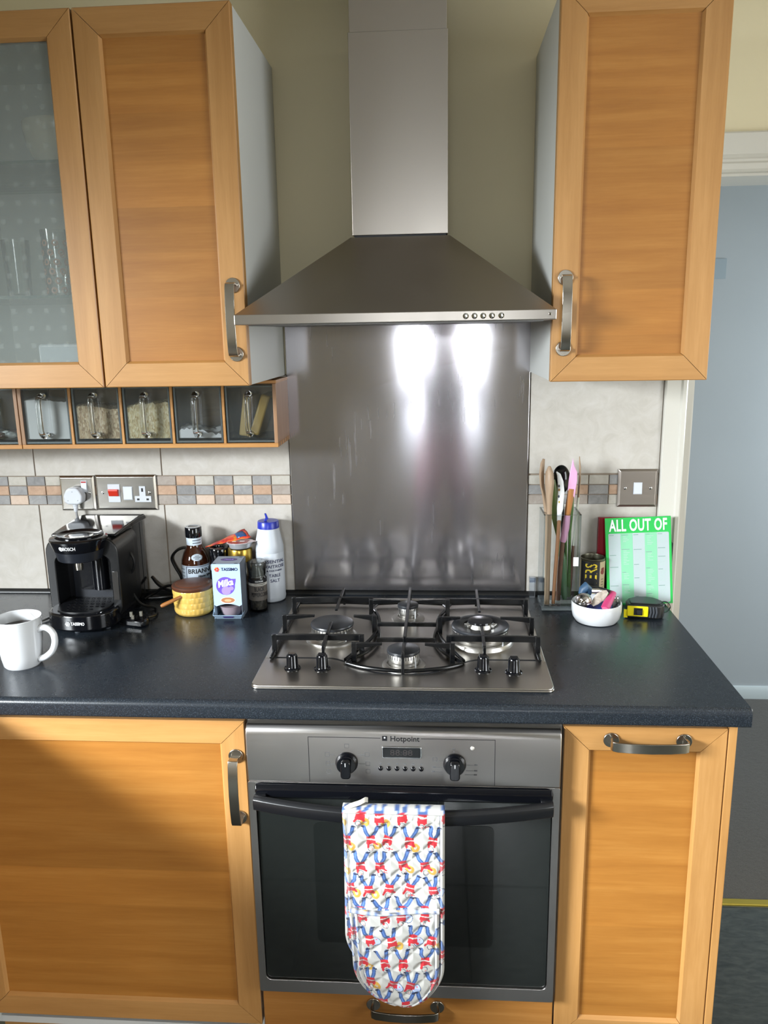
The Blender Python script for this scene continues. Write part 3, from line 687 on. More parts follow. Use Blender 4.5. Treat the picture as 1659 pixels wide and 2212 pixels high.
for x, z in ((-.1045, .8070), (-.1420, .7890), (-.1410, .7700), (-.1400, .7525), (-.0660, .7900), (-.0650, .7710), (-.0650, .7550), (.0620, .7830)): sq(x, z)
for x0, x1, z in ((-.137, -.127, .788), (-.136, -.127, .769), (-.0830, -.0700, .789), (-.0830, -.0700, .770), (.068, .078, .780), (.062, .076, .766), (.060, .076, .757), (.122, .136, .772), (.120, .136, .760), (.118, .136, .752)): mb.box(x0, x1, OY-.0003, OY, z-.0003, z+.0003)
for x, z in ((.0605, .7665), (.0590, .7575), (.1390, .7725), (.1385, .7605), (.1380, .7520)): mb.box(x-.0030, x+.0030, OY-.0003, OY, z-.0013, z+.0013)
mb.box(.0965, .0985, OY-.0003, OY, .798, .8005).box(.0945, .1010, OY-.0003, OY, .8045, .8055)
obj('printed_symbols', mb, FP, ov, smooth=0)
mbx = MB().sphere((.1320, OY-.0005, .8070), .0042, 14, 8, (1, .6, 1)); obj('indicator_lamp', mbx, simple('clear_lamp', '#c9c4bd', .1, .3), ov)

# ================================================================ oven glove
def build_glove():
    g = thing('oven_glove', 'white quilted double oven glove printed with red and blue figures hanging on the oven handle', 'oven glove', (-.012, -.70, .29))
    t = NT('printed_quilted_cotton'); at_ = t.N('ShaderNodeVertexColor'); at_.layer_name = 'Col'
    wv = t.noise(t.coord(), 900, 2, .5); t.set(col=at_.outputs[0], rough=.85, sheen=.15); t.bump(wv, .15, .0003)
    cloth = t.m
    W_ = np.array(lin('#b6b5b0')); RED = np.array(lin('#b01c28')); BLU = np.array(lin('#3a5688')); NAV = np.array(lin('#1a2138')); GOLD = np.array(lin('#b8903c')); LBL = np.array(lin('#a8b8d8')); PINK = np.array(lin('#d45860'))
    def seg(px, pz, ax, az, bx, bz):
        dx, dz = bx-ax, bz-az; t_ = np.clip(((px-ax)*dx+(pz-az)*dz)/(dx*dx+dz*dz+1e-12), 0, 1); return np.hypot(px-ax-t_*dx, pz-az-t_*dz)
    def paint(px, pz, seed=0):
        col = np.tile(W_, (len(px), 1)); rnd = random.Random(11+seed)
        rows = 11; dzr = .0500; dxc = .0390
        z0 = .742
        for r_ in range(rows):
            for c_ in range(-1, 7):
                cx = -.115+c_*dxc+(r_ % 2)*.017+rnd.uniform(-.004, .004); cz = z0-.028-r_*dzr+rnd.uniform(-.003, .003)
                near = np.where((np.abs(px-cx) < .034) & (np.abs(pz-cz) < .040))[0]
                a_, b_, k_, w1, w2, tl = rnd.uniform(.35, 1.0), rnd.uniform(.35, 1.0), rnd.random(), rnd.uniform(-.003, .003), rnd.uniform(-.003, .003), rnd.uniform(-.25, .25)
                if not len(near): continue
                x = px[near]-cx; z = pz[near]-cz
                x, z = (x*math.cos(tl)+z*math.sin(tl))/1.07, (z*math.cos(tl)-x*math.sin(tl))/1.07
                cc = col[near]
                # instrument
                if k_ < .48:
                    d_ = np.hypot(x-.010, z+.016); cc[(d_ < .0078) & (d_ > .0026)] = GOLD; cc[seg(x, z, .004, -.006, .010, -.014) < .0013] = GOLD
                elif k_ < .64:
                    d_ = np.hypot(x-.011, z+.009); cc[d_ < .0085] = LBL; cc[np.abs(d_-.0085) < .0006] = NAV*2; cc[np.hypot(x-.012, z+.006) < .0014] = PINK
                elif k_ < .78:
                    m_ = (np.abs(x-.006) < .006) & (np.abs(z+.020) < .0034); cc[m_] = W_; cc[m_ & ((np.abs(x-.006) < .0009) | (np.abs(z+.020) < .0007))] = RED
                # head
                cc[np.abs(np.hypot(x+.001, z+.0195)-.0048) < .00045] = NAV*1.6
                cc[seg(x, z, .0, -.0225, .0015, -.0205) < .0005] = RED
                # legs upwards with dark boots
                for s_, kk, w_ in ((-1, a_, w1), (1, b_, w2)):
                    kx = s_*(.0035+.006*kk); fx = s_*(.004+.009*kk)+w_
                    d1 = np.minimum(seg(x, z, s_*.0030, .002, kx, .011), seg(x, z, kx, .011, fx, .0215))
                    cc[d1 < .0034] = BLU; cc[(d1 < .0008)] = np.minimum(1, BLU*1.9)
                    cc[seg(x, z, fx-.001, .0218, fx+s_*.0042, .0225) < .0014] = NAV
                # torso, belt, arms
                top_, bot_ = .0035, -.0125
                wv_ = .0070+.0018*np.clip((top_-z)/.016, 0, 1)
                m_ = (np.abs(x) < wv_) & (z < top_) & (z > bot_); cc[m_] = RED; cc[m_ & (np.abs(z+.0035) < .0010)] = W_
                cc[seg(x, z, -.005, -.010, -.0105*a_, -.0165) < .0021] = RED; cc[seg(x, z, .005, -.010, .0100*b_, -.0130) < .0021] = RED
                col[near] = cc
        return col
    def quilt(px, pz):
        s_ = .0400
        a = (px+pz)/s_; b = (px-pz)/s_
        da = np.abs(a-np.round(a)); db = np.abs(b-np.round(b)); d_ = np.minimum(da, db)*s_*.7
        return .0042*(1-np.exp(-(d_/.0055)**2))*(1.0)
    def sheet(name, outline, yfun, zshift, nx, nz, seed, puff=1.0, thick=.004):
        """outline(z)->(xl,xr); grid in (u,z); front sheet with a plain back, closed at the rim"""
        zs = np.linspace(outline[0], outline[1], nz); U = np.linspace(0, 1, nx)
        X = np.zeros((nz, nx)); Z = np.zeros((nz, nx))
        for i, z in enumerate(zs):
            xl, xr = outline[2](z); X[i] = xl+(xr-xl)*U; Z[i] = z
        px = X.ravel(); pz = Z.ravel()
        ue = np.minimum(U, 1-U)[None, :]*np.ones((nz, 1)); wd = np.array([outline[2](z)[1]-outline[2](z)[0] for z in zs])[:, None]
        edge = np.minimum(ue*wd, np.maximum(zs-outline[1], 0)[:, None]+.0).ravel()
        edge = np.minimum(ue*wd, .05).ravel()
        h = quilt(px, pz)*np.clip((edge-.008)/.006, 0, 1)*puff+.004*np.clip(edge/.004, 0, 1)
        # bound rim
        h += .0022*np.exp(-((edge-.004)/.0028)**2)
        Y = yfun(px, pz)-h
        col = paint(px, pz+zshift, seed)
        rim = (edge < .0085); lum = col.mean(1)
        col[rim] = col[rim]*.9+.06
        st = np.abs(edge-.0090) < .00045; col[st] = np.array(lin('#3a3f55'))
        n_ = nx*nz
        verts = np.empty((2*n_, 3)); verts[:n_, 0] = px; verts[:n_, 1] = Y; verts[:n_, 2] = pz
        verts[n_:, 0] = px; verts[n_:, 1] = yfun(px, pz)+thick*np.clip(edge/.004, 0, 1)*.6; verts[n_:, 2] = pz
        idx = np.arange(n_).reshape(nz, nx)
        q = np.stack([idx[:-1, :-1], idx[1:, :-1], idx[1:, 1:], idx[:-1, 1:]], -1).reshape(-1, 4)
        qb = q[:, ::-1]+n_
        rimloop = np.concatenate([idx[0, :], idx[1:, -1], idx[-1, -2::-1], idx[-2:0:-1, 0]])
        r2 = np.roll(rimloop, -1); qs = np.stack([rimloop, r2, r2+n_, rimloop+n_], -1)
        F = np.concatenate([q, qb, qs])
        verts -= np.array(ORG[g.name])
        me = bpy.data.meshes.new(name); me.vertices.add(2*n_); me.vertices.foreach_set('co', verts.ravel())
        me.loops.add(F.size); me.loops.foreach_set('vertex_index', F.ravel().astype(np.int32)); me.polygons.add(len(F))
        me.polygons.foreach_set('loop_start', np.arange(0, F.size, 4, dtype=np.int32)); me.update(calc_edges=True); me.validate()
        ca = me.color_attributes.new('Col', 'FLOAT_COLOR', 'POINT')
        cc = np.ones((2*n_, 4)); cc[:n_, :3] = col; cc[n_:, :3] = col*.97; ca.data.foreach_set('color', cc.ravel())
        me.polygons.foreach_set('use_smooth', np.ones(len(F), bool))
        o = link(name, me, cloth, g); ORG[o.name] = ORG[g.name]; return o
    def rounded(xl0, xr0, xl1, xr1, zt, zb, rr):
        def f(z):
            t_ = (zt-z)/(zt-zb); xl = xl0+(xl1-xl0)*t_; xr = xr0+(xr1-xr0)*t_; c_ = (xl+xr)/2; hw = (xr-xl)/2
            if z < zb+rr:
                k_ = max(0, 1-((zb+rr-z)/rr)**2)**.5; hw = hw*(.02+.98*k_) 
            return c_-hw, c_+hw
        return f
    yh = -.694
    def yfront(px, pz):
        y = np.full(px.shape, yh)
        over = np.clip((pz-.7040)/.0110, 0, 1); y = y+.014*over**2
        y = y+.0035*np.sin(px*40+pz*13)*np.clip((.70-pz)/.2, 0, 1)+.010*np.clip((.70-pz)/.4, 0, 1)
        return y
    zt, zb = .7155, .2905
    sheet('front_mitt', (zt, zb, rounded(-.1075, .0800, -.0940, .0790, zt, zb, .088)), yfront, 0, 230, 500, 0)
    zp = .5150
    pk = rounded(-.1075, .0800, -.0940, .0790, zt, zb, .088)
    sheet('pocket', (zp, zb+.010, lambda z: (pk(z)[0]+.011, pk(z)[1]-.010)), lambda a, b: yfront(a, b)-.0045, .011, 210, 270, 3, .9)
    def cuff():
        mb = MB(); pts = [(-.0965+.1665*i/24, float(yfront(np.array([-.0965+.1665*i/24]), np.array([zp]))[0])-.0125, zp-.004*math.sin(PI*i/24)+.004*(i/24-.5)) for i in range(25)]
        mb.tube(pts, .0050, 10); o = obj('cuff_binding', mb, None, g); me = o.data
        px = np.array([v.co.x for v in me.vertices])+ORG[g.name][0]; pz = np.array([v.co.z for v in me.vertices])+ORG[g.name][2]
        ca = me.color_attributes.new('Col', 'FLOAT_COLOR', 'POINT'); cc = np.ones((len(px), 4)); cc[:, :3] = paint(px*1.3, pz+.023, 5)*.9+.06; ca.data.foreach_set('color', cc.ravel()); me.materials.append(cloth)
    cuff()
    def yback(px, pz): return np.full(px.shape, -.668)+.003*np.sin(px*30)
    sheet('back_mitt', (.700, .352, rounded(-.1080, .0700, -.1135, .060, .700, .352, .085)), yback, .02, 110, 220, 9, .8)
    # fold over the handle
    n1, n2 = 40, 12; vs = []; 
    for j in range(n2+1):
        a = PI*j/n2; yy = -.6815-.0*0+.0125*-math.cos(a); zz = .7120+.0070*math.sin(a)
        for i in range(n1+1): vs.append((-.1075+.1875*i/n1, -.6810-.0130*math.cos(a)*1.0+.0, zz))
    fs = [(j*(n1+1)+i, j*(n1+1)+i+1, (j+1)*(n1+1)+i+1, (j+1)*(n1+1)+i) for j in range(n2) for i in range(n1)]
    o = obj('fold', MB().add(vs, fs), None, g, solid=.004); me = o.data
    px = np.array([v.co.x for v in me.vertices])+ORG[g.name][0]; pz = np.array([v.co.z for v in me.vertices])+ORG[g.name][2]
    ca = me.color_attributes.new('Col', 'FLOAT_COLOR', 'POINT'); cc = np.ones((len(px), 4)); cc[:, :3] = paint(px, np.repeat(.7155+np.arange(n2+1)/n2*.034, n1+1), 0); ca.data.foreach_set('color', cc.ravel()); me.materials.append(cloth)
    obj('hanging_loop', MB().strip(bez([(-.104, -.690, .7170), (-.092, -.688, .7235), (-.076, -.684, .7275), (-.066, -.678, .7300), (-.062, -.672, .7260)], 16), .009, .0022, (0, .5, .8)), simple('cream_tape', '#d2cdc0', .85), g, bevel=.0006)
build_glove()
# ================================================================ wooden racks of glass drawers
RACKW = wood('rack_beech', '#a5713a', '#b98346', '#c79352', 'X', bands=0)
RACKV = wood('rack_beech_side', '#8f6a4a', '#9c7655', '#a98261', 'Z', bands=0)
RACKD = wood('rack_dark_back', '#75593f', '#876a4e', '#96785c', 'X', bands=0)
JGLASS = thin_glass('drawer_glass', (.985, .992, .99), .02, 1.42, .9, .02)
JEDGE = thin_glass('drawer_glass_edge', (.72, .80, .78), .05, 1.5, 1.4, .22)
JROD = NT('glass_rod'); JROD.set(col=(.93, .95, .94), rough=.03, trans=1.0, ior=1.45); JROD = JROD.m
def grain_mat(name, c0, c1, c2, sc=330):
    t = NT(name); v = t.N('ShaderNodeTexVoronoi'); v.inputs['Scale'].default_value = sc
    mp = t.coord((1, 1, .45), rot=(.3, .6, .4)); t.L(mp, v.inputs['Vector'])
    sp = t.N('ShaderNodeSeparateColor'); t.L(v.outputs['Color'], sp.inputs[0])
    t.set(col=t.ramp(sp.outputs[0], [(.0, lin(c0)), (.5, lin(c1)), (1.0, lin(c2))]), rough=.6)
    t.bump(v.outputs['Distance'], .8, .002); return t.m
RX = [-.9245, -.7985, -.6755, -.5535, -.4310, -.3050]
def rack(xs, label):
    r_ = thing('spice_drawer_rack', label, 'rack', (xs[-1], 0, 1.3090))
    x0, x1 = xs[0], xs[-1]
    obj('base_board', MB().box(x0, x1, -.150, .0, 1.3090, 1.3190), RACKW, r_, bevel=.0008, smooth=0)
    obj('top_board', MB().box(x0, x1, -.146, .0, 1.4565, 1.4640), RACKW, r_, bevel=.0008, smooth=0)
    obj('side_board', MB().box(x1-.0085, x1, -.150, -.0005, 1.3190, 1.4565), RACKV, r_, bevel=.0008, smooth=0)
    obj('side_board', MB().box(x0, x0+.0085, -.150, -.0005, 1.3190, 1.4565), RACKV, r_, bevel=.0008, smooth=0)
    obj('back_board', MB().box(x0+.0085, x1-.0085, -.006, -.0005, 1.3190, 1.4565), RACKD, r_, smooth=0)
    for x in xs[1:-1]: obj('divider', MB().box(x-.003, x+.003, -.150, -.006, 1.3190, 1.4565), RACKW, r_, bevel=.0005, smooth=0)
    mb = MB()
    for k in range(5): mb.box(x1-.0002, x1+.0004, -.020-k*.028, -.012-k*.028, 1.3095, 1.3185)
    obj('finger_joint', mb, RACKD, r_, smooth=0)
    return r_
rack(RX, 'beech rack with five glass drawers under the left wall cabinet')
rack([-1.5475, -1.4225, -1.2985, -1.1745, -1.0505, -.9265], 'beech drawer rack cut off at the left edge of the picture')
GRP = 'glass storage jars in the beech racks'
def drawer(xa, xb, label):
    x0, x1 = xa+.0045, xb-.0045; zb, zt, yf, yb = 1.3205, 1.4520, -.1470, -.012
    d = thing('storage_jar', label, 'storage jar', ((x0+x1)/2, -.08, zb), GRP)
    t_ = .004; ex = .002
    mb = MB().box(x0, x1, yf, yf+.0005, zb, zt).box(x0, x0+.0005, yf, yb, zb, zt).box(x1-.0005, x1, yf, yb, zb, zt).box(x0, x1, yb-.0005, yb, zb, zt).box(x0, x1, yf, yb, zb, zb+.0005)
    ins = .0055
    mb.box(x0+ins, x1-ins, yf+ins, yf+ins+.0004, zb+.010, zt-.002).box(x0+ins, x0+ins+.0004, yf+ins, yb-ins, zb+.010, zt-.002).box(x1-ins-.0004, x1-ins, yf+ins, yb-ins, zb+.010, zt-.002).box(x0+ins, x1-ins, yf+ins, yb-ins, zb+.010, zb+.0104)
    obj('glass_walls', mb, JGLASS, d, smooth=0)
    eg = MB().box(x0+.0006, x0+.0045, yf+.0008, yf+.005, zb, zt).box(x1-.0045, x1-.0006, yf+.0008, yf+.005, zb, zt).box(x0+.0045, x1-.0045, yf+.0008, yf+.005, zb+.0005, zb+.005).box(x0+.0045, x1-.0045, yf+.0008, yf+.004, zt-.003, zt)
    eg.box(x0+.001, x0+.0045, yf+.005, yb-.002, zb+.0005, zb+.006).box(x1-.0045, x1-.001, yf+.005, yb-.002, zb+.0005, zb+.006)
    obj('glass_edges', eg, JEDGE, d, smooth=0)
    xc = (x0+x1)/2
    rod = bez([(xc, yf-.001, 1.4340), (xc, yf-.016, 1.4350), (xc, yf-.026, 1.4280), (xc, yf-.029, 1.41), (xc, yf-.029, 1.388), (xc, yf-.029, 1.366), (xc, yf-.026, 1.3480), (xc, yf-.016, 1.3410), (xc, yf-.001, 1.3420)], 40)
    obj('handle', MB().tube(rod, .0066, 14), JROD, d)
    return d, (x0+ins+.001, x1-ins-.001, yf+ins+.001, yb-ins-.001, zb+.011)
def heap(name, box, h, mat, d, label, amp=.006, n=16, slope=0):
    x0, x1, y0, y1, z0 = box; vs = []; fs = []; rnd = random.Random(name+label)
    for j in range(n+1):
        for i in range(n+1):
            u_, v_ = i/n, j/n
            vs.append((x0+(x1-x0)*u_, y0+(y1-y0)*v_, z0+h+slope*(u_-.5)+amp*(math.sin(u_*5+v_*3)+math.sin(v_*7-u_*2)*.6)*.6+rnd.uniform(-amp, amp)*.35))
    for j in range(n):
        for i in range(n): a = j*(n+1)+i; fs.append((a, a+1, a+n+2, a+n+1))
    mb = MB().add(vs, fs)
    base = [(x0, y0, z0), (x1, y0, z0), (x1, y1, z0), (x0, y1, z0)]
    b = len(mb.v); mb.v += base
    f_ = [i for i in range(n+1)]; mb.f.append(tuple([b, b+1]+f_[::-1])); mb.f.append(tuple([b+1, b+2]+[(j)*(n+1)+n for j in range(n, -1, -1)]))
    mb.f.append(tuple([b+2, b+3]+[n*(n+1)+i for i in range(n+1)])); mb.f.append(tuple([b+3, b]+[j*(n+1) for j in range(n+1)])); mb.f.append((b, b+3, b+2, b+1))
    o = obj(name, mb, mat, None); o['kind'] = 'stuff'; o['label'] = label; o['category'] = 'food'
    return o
d, bx = drawer(RX[0], RX[1], 'glass drawer nearly full of white powder, leftmost in the five-drawer rack')
heap('white_powder', bx, .092, NT('flour').set(col=lin('#cfd1d1'), rough=.8).m, d, 'white powder filling the leftmost drawer of the five', .004)
d, bx = drawer(RX[1], RX[2], 'glass drawer of brown rice beside the white powder')
heap('brown_rice', bx, .076, grain_mat('brown_rice_grain', '#8f7350', '#bda27c', '#dccaa8'), d, 'brown rice in the second drawer', .005, slope=-.004)
d, bx = drawer(RX[2], RX[3], 'glass drawer of pale white rice in the middle of the rack')
heap('white_rice', bx, .082, grain_mat('white_rice_grain', '#b59a66', '#d6c596', '#e8dcb8'), d, 'pale white rice in the middle drawer', .008, slope=.020)
d, bx = drawer(RX[3], RX[4], 'nearly empty glass drawer with a little white icing sugar')
heap('icing_sugar', bx, .018, NT('icing').set(col=lin('#eceef2'), rough=.85).m, d, 'small heap of white icing sugar in the fourth drawer', .010)
d, bx = drawer(RX[4], RX[5], 'glass drawer holding a leaning cream packet, rightmost beside the splashback')
pk = thing('pasta_packet', 'cream paper packet leaning inside the rightmost glass drawer', 'packet', (bx[0]+.03, -.08, bx[4]))
CREAMP = simple('cream_packet_paper', '#c8ac6c', .55)
obj('packet_body', MB().box(-.011, .011, -.045, .040, .0, .100).xf(Matrix.Translation((bx[0]+.026, -.078, bx[4]+.001)) @ Matrix.Rotation(.16, 4, 'Y')), CREAMP, pk, bevel=.004, smooth=40)
pk2 = thing('pasta_packet', 'yellow packet leaning to the right inside the rightmost glass drawer', 'packet', (bx[1]-.04, -.08, bx[4]))
obj('packet_body', MB().box(-.012, .010, -.045, .040, .0, .098).xf(Matrix.Translation((bx[0]+.053, -.078, bx[4]+.004)) @ Matrix.Rotation(.34, 4, 'Y')), simple('yellow_packet_film', '#c2a052', .3), pk2, bevel=.004, smooth=40)
d, bx = drawer(-1.0505, -.9265, 'glass drawer with foil wrapped sweets cut off at the left edge')
rnd = random.Random(4)
SW = [simple('clear_wrapper', '#cfd8d8', .2), simple('brown_wrapper', '#54382a', .3)]
sweets = []
for k in range(9):
    px_ = bx[0]+.016+(k % 3)*.030; py_ = bx[2]+.018+(k//3)*.032
    o = obj('wrapped_sweet', MB().sphere((0,0,0), .013, 10, 7, (1, .8, .62)).tube([(.010, 0, 0), (.0145, 0, .001)], [.002, .006], 8).tube([(-.010, 0, 0), (-.0145, 0, .001)], [.002, .006], 8).xf(Matrix.Rotation(rnd.uniform(-.6, .6), 4, 'Z')), SW[k % 2], None)
    o.location = (px_, py_, bx[4]+.0082); tag(o, ('clear' if k % 2 == 0 else 'brown')+' wrapped sweet in the glass drawer at the left edge, '+('front', 'middle', 'back')[k//3]+' row '+('left', 'centre', 'right')[k % 3], 'sweet', 'wrapped sweets in the left drawer')

# ================================================================ sockets and switches
def plate(name, label, cat, x0, x1, z0, z1, mat, th=.0075):
    t_ = thing(name, label, cat, ((x0+x1)/2, 0, (z0+z1)/2))
    b = .0055; o_ = [(x0, z0), (x1, z0), (x1, z1), (x0, z1)]; i_ = [(x0+b, z0+b), (x1-b, z0+b), (x1-b, z1-b), (x0+b, z1-b)]
    vs = [(x, -.0002, z) for x, z in o_]+[(x, -.0030, z) for x, z in o_]+[(x, -th, z) for x, z in i_]
    fs = [(3,2,1,0), (8,9,10,11)]+[(i, (i+1) % 4, (i+1) % 4+4, i+4) for i in range(4)]+[(i+4, (i+1) % 4+4, (i+1) % 4+8, i+8) for i in range(4)]
    obj('face_plate', MB().add(vs, fs), mat, t_, bevel=.0008, smooth=0); return t_
def screw(p, x, z, y=-.0075):
    mb = MB().lathe([(.0001, 0), (.0036, 0), (.0034, .0012), (.0025, .0016), (.0001, .0016)], 14); mb.v = [(x+a, y-c_, z+b_) for a, b_, c_ in mb.v]
    o = obj('screw', mb, CHROME, p); obj('screw_slot', MB().box(x-.0022, x+.0022, y-.0019, y-.0014, z-.0004, z+.0004), BLACK_MATT, o, smooth=0)
PLATE = steel('satin_plate_steel', '#c2beb8', .24, .0, bump=.002, scratch=.03, axis='Z'); PLATE2 = steel('pewter_plate', '#a39b94', .36, .0, bump=.002)
def rocker(p, x0, x1, z0, z1, y=-.0075, red=False):
    o = obj('rocker', MB().box(x0-.0012, x1+.0012, y-.0012, y, z0-.0012, z1+.0012), WHITE_PLASTIC, p, bevel=.0005, smooth=0)
    obj('rocker_key', MB().prism([(y-.0010, z0), (y-.0050, z0+.001), (y-.0022, z1), (y-.0010, z1)], x0, x1, 'X'), WHITE_PLASTIC, o, bevel=.0004, smooth=0)
    if red: obj('red_marker', MB().box(x0+.001, x1-.001, y-.0030, y-.0020, z1-.0042, z1-.0008), simple('red_plastic', '#a3201c', .35), o, smooth=0)
s1 = plate('wall_socket', 'single switched steel wall socket above the coffee machine', 'wall socket', -.9165, -.8235, 1.1250, 1.2180, PLATE)
rocker(s1, -.8565, -.8420, 1.1755, 1.2040, red=True); screw(s1, -.8370, 1.1720)
s2 = plate('cooker_switch', 'double steel cooker switch plate with red switch and socket', 'wall socket', -.8205, -.6595, 1.1260, 1.2195, PLATE)
screw(s2, -.8015, 1.1730); screw(s2, -.6770, 1.1730)
o = obj('switch_surround', MB().box(-.7870, -.7550, -.0090, -.0073, 1.1480, 1.1955), WHITE_PLASTIC, s2, bevel=.0006, smooth=0)
obj('red_switch', MB().prism([(-.0088, 1.1640), (-.0135, 1.1650), (-.0180, 1.1790), (-.0165, 1.1835), (-.0088, 1.1820)], -.7835, -.7585, 'X'), simple('red_switch_plastic', '#c43323', .3), o, bevel=.0006, smooth=0)
rocker(s2, -.7455, -.7225, 1.1550, 1.1880)
mb = MB().prism([(-.7165, 1.1485), (-.6735, 1.1485), (-.6735, 1.1640), (-.6875, 1.1640), (-.6875, 1.1900), (-.7035, 1.1900), (-.7035, 1.1640), (-.7165, 1.1640)], -.0092, -.0073, 'Y'); o = obj('socket_face', mb, WHITE_PLASTIC, s2, smooth=0)
obj('pin_slot', MB().box(-.6980, -.6930, -.0096, -.0091, 1.1755, 1.1850), BLACK_MATT, o, smooth=0); obj('pin_slot', MB().box(-.7110, -.7045, -.0096, -.0091, 1.1530, 1.1580), BLACK_MATT, o, smooth=0); obj('pin_slot', MB().box(-.6860, -.6795, -.0096, -.0091, 1.1530, 1.1580), BLACK_MATT, o, smooth=0)
s3 = plate('light_switch', 'pewter single light switch beside the doorway', 'light switch', .5135, .6105, 1.1320, 1.2275, PLATE2)
screw(s3, .5310, 1.1800); screw(s3, .5930, 1.1800); rocker(s3, .5525, .5715, 1.1660, 1.1935)
# white plug and its pale cable
pl = thing('white_plug', 'white plug in the steel socket with a pale cable hanging down', 'plug', (-.870, -.03, 1.15))
obj('plug_body', MB().prism([(-.893, 1.1530), (-.884, 1.1470), (-.856, 1.1470), (-.847, 1.1530), (-.845, 1.1700), (-.853, 1.1850), (-.860, 1.1905), (-.880, 1.1905), (-.887, 1.1850), (-.895, 1.1700)], -.036, -.0095, 'Y'), WHITE_PLASTIC, pl, bevel=.004, seg=3, smooth=50)
obj('cable_grip', MB().lathe([(.0075, 0), (.0070, -.006), (.0060, -.007), (.0062, -.012), (.0052, -.013), (.0054, -.018), (.0042, -.022), (.0001, -.022)], 14, (-.870, -.024, 1.149), close=False), WHITE_PLASTIC, pl)
for x, z in ((-.870, 1.181), (-.883, 1.158), (-.857, 1.158)): obj('plug_screw', MB().box(x-.001, x+.001, -.0366, -.0358, z-.001, z+.001), simple('grey_dot', '#8a9098', .5), pl, smooth=0)
PALEC = simple('pale_grey_cable', '#9a9a9c', .4)
obj('cable', MB().tube(bez([(-.870, -.024, 1.130), (-.869, -.022, 1.09), (-.872, -.018, 1.02), (-.885, -.016, .94), (-.882, -.030, .9105), (-.872, -.10, .9055), (-.865, -.17, .9055), (-.885, -.235, .9055), (-.930, -.262, .9055), (-.985, -.290, .9055), (-1.05, -.30, .9055)], 60), .0032, 8), PALEC, pl)
gc = obj('grey_strap', MB().strip(bez([(-.842, -.205, .9085), (-.870, -.243, .9100), (-.905, -.262, .9110), (-.960, -.285, .911), (-1.02, -.300, .911)], 24), .018, .0040, (0, 0, 1)), PALEC); 
bpy.data.objects.remove(gc)

# ================================================================ coffee machine
cm = thing('coffee_machine', 'black pod coffee machine on the worktop below the sockets', 'coffee machine', (-.767, -.15, .9))
CX = -.767
MGREY = simple('machine_charcoal', '#0a0b0d', .30); MBLUE = simple('machine_satin_navy', '#141820', .42); TANKM = NT('smoked_tank'); TANKM.set(col=lin('#232426'), rough=.13, spec=.5); TANKM = TANKM.m
def CP(pts): return [(CX+x, y) for x, y in pts]
bo = CP([(-.080, -.10), (-.080, -.245), (-.074, -.275), (-.056, -.296), (-.028, -.307), (.0, -.310), (.028, -.307), (.056, -.296), (.074, -.275), (.080, -.245), (.080, -.10)])
obj('base', MB().prism(bo, .906, .946, 'Z'), BLACK_GLOSS, cm, bevel=.005, seg=3, smooth=45)
tray = obj('drip_tray', MB().prism(CP([(-.062, -.15), (-.062, -.25), (-.050, -.280), (-.025, -.292), (.0, -.295), (.025, -.292), (.050, -.280), (.062, -.25), (.062, -.15)]), .9455, .9485, 'Z'), BLACK_SATIN, cm, bevel=.001)
mb = MB()
for i in range(-3, 4):
    for j in range(5):
        if abs(i) == 3 and j > 3: continue
        mb.lathe([(.0001, 0), (.0034, 0), (.0040, .0006), (.0046, .0), (.0046, -.0005)], 10, (CX+i*.0135+(j % 2)*.006, -.195-j*.019, .9487), close=False)
obj('grille', mb, BLACK_GLOSS, tray)
for x, y in ((-.06, -.27), (.0, -.300), (.06, -.27), (-.06, -.05), (.06, -.05)): obj('foot', MB().lathe([(.006, .0), (.0065, .006), (.0001, .006)], 12, (CX+x, y+.006, .9003)), simple('grey_rubber', '#3a3f45', .7), cm)
obj('housing', ring_prism(MB(), [(CX+x, z) for x, z in rrect(-.087, .087, .906, 1.112, .036, 7)], [(CX+x, z) for x, z in rrect(-.066, .066, .930, 1.068, .022, 7)], -.235, -.130), MGREY, cm, bevel=.003, smooth=45)
obj('back_housing', MB().prism([(CX+x, z) for x, z in rrect(-.0855, .0855, .906, 1.111, .034, 7)], -.175, -.105, 'Y'), BLACK_SATIN, cm, bevel=.002, smooth=45)
rc_ = obj('recess_panel', MB().box(CX-.052, CX+.066, -.181, -.174, .940, 1.068), MBLUE, cm, bevel=.002)
obj('gloss_panel', MB().prism([(CX+x, z) for x, z in rrect(-.033, .060, .968, 1.060, .007)], -.1845, -.179, 'Y'), BLACK_GLOSS, rc_, bevel=.001)
cyl = MB().lathe([(.020, 0), (.020, .085), (.0001, .085)], 24, (CX+.020, -.182, .972)); obj('inner_column', cyl, BLACK_GLOSS, rc_)
hdn = obj('brew_head', MB().lathe([(.0525, .1880), (.0575, .1890), (.0650, .2110), (.0655, .2140), (.0640, .2165), (.058, .2180), (.0001, .2185)], 48, (CX, -.240, .9), close=False), BLACK_GLOSS, cm)
obj('lower_head', MB().lathe([(.0001, .1640), (.0480, .1640), (.0500, .1655), (.0560, .1880), (.0001, .1885)], 48, (CX, -.240, .9), close=False), MBLUE, hdn)
obj('head_lid', MB().lathe([(.0550, .2170), (.0555, .2205), (.0520, .2225), (.0500, .2220), (.046, .2195), (.030, .2180), (.0001, .2178)], 48, (CX, -.236, .9), sy=.92, close=False), BLACK_GLOSS, hdn)
text('lettering', 'BOSCH', .0115, INK_WHITE, hdn, (0,0,0), wrap=(CX, -.240, .0621, .06, 1.1015, .34), bold=.0001, width=.0280, ext=.0003)
mbx = MB().lathe([(.0036, 0), (.0052, 0), (.0052, .0004), (.0036, .0004), (.0036, 0)], 20, close=False).box(-.0012, .0012, -.0034, .0034, 0, .0004).box(-.0026, .0026, -.0007, .0007, 0, .0004)
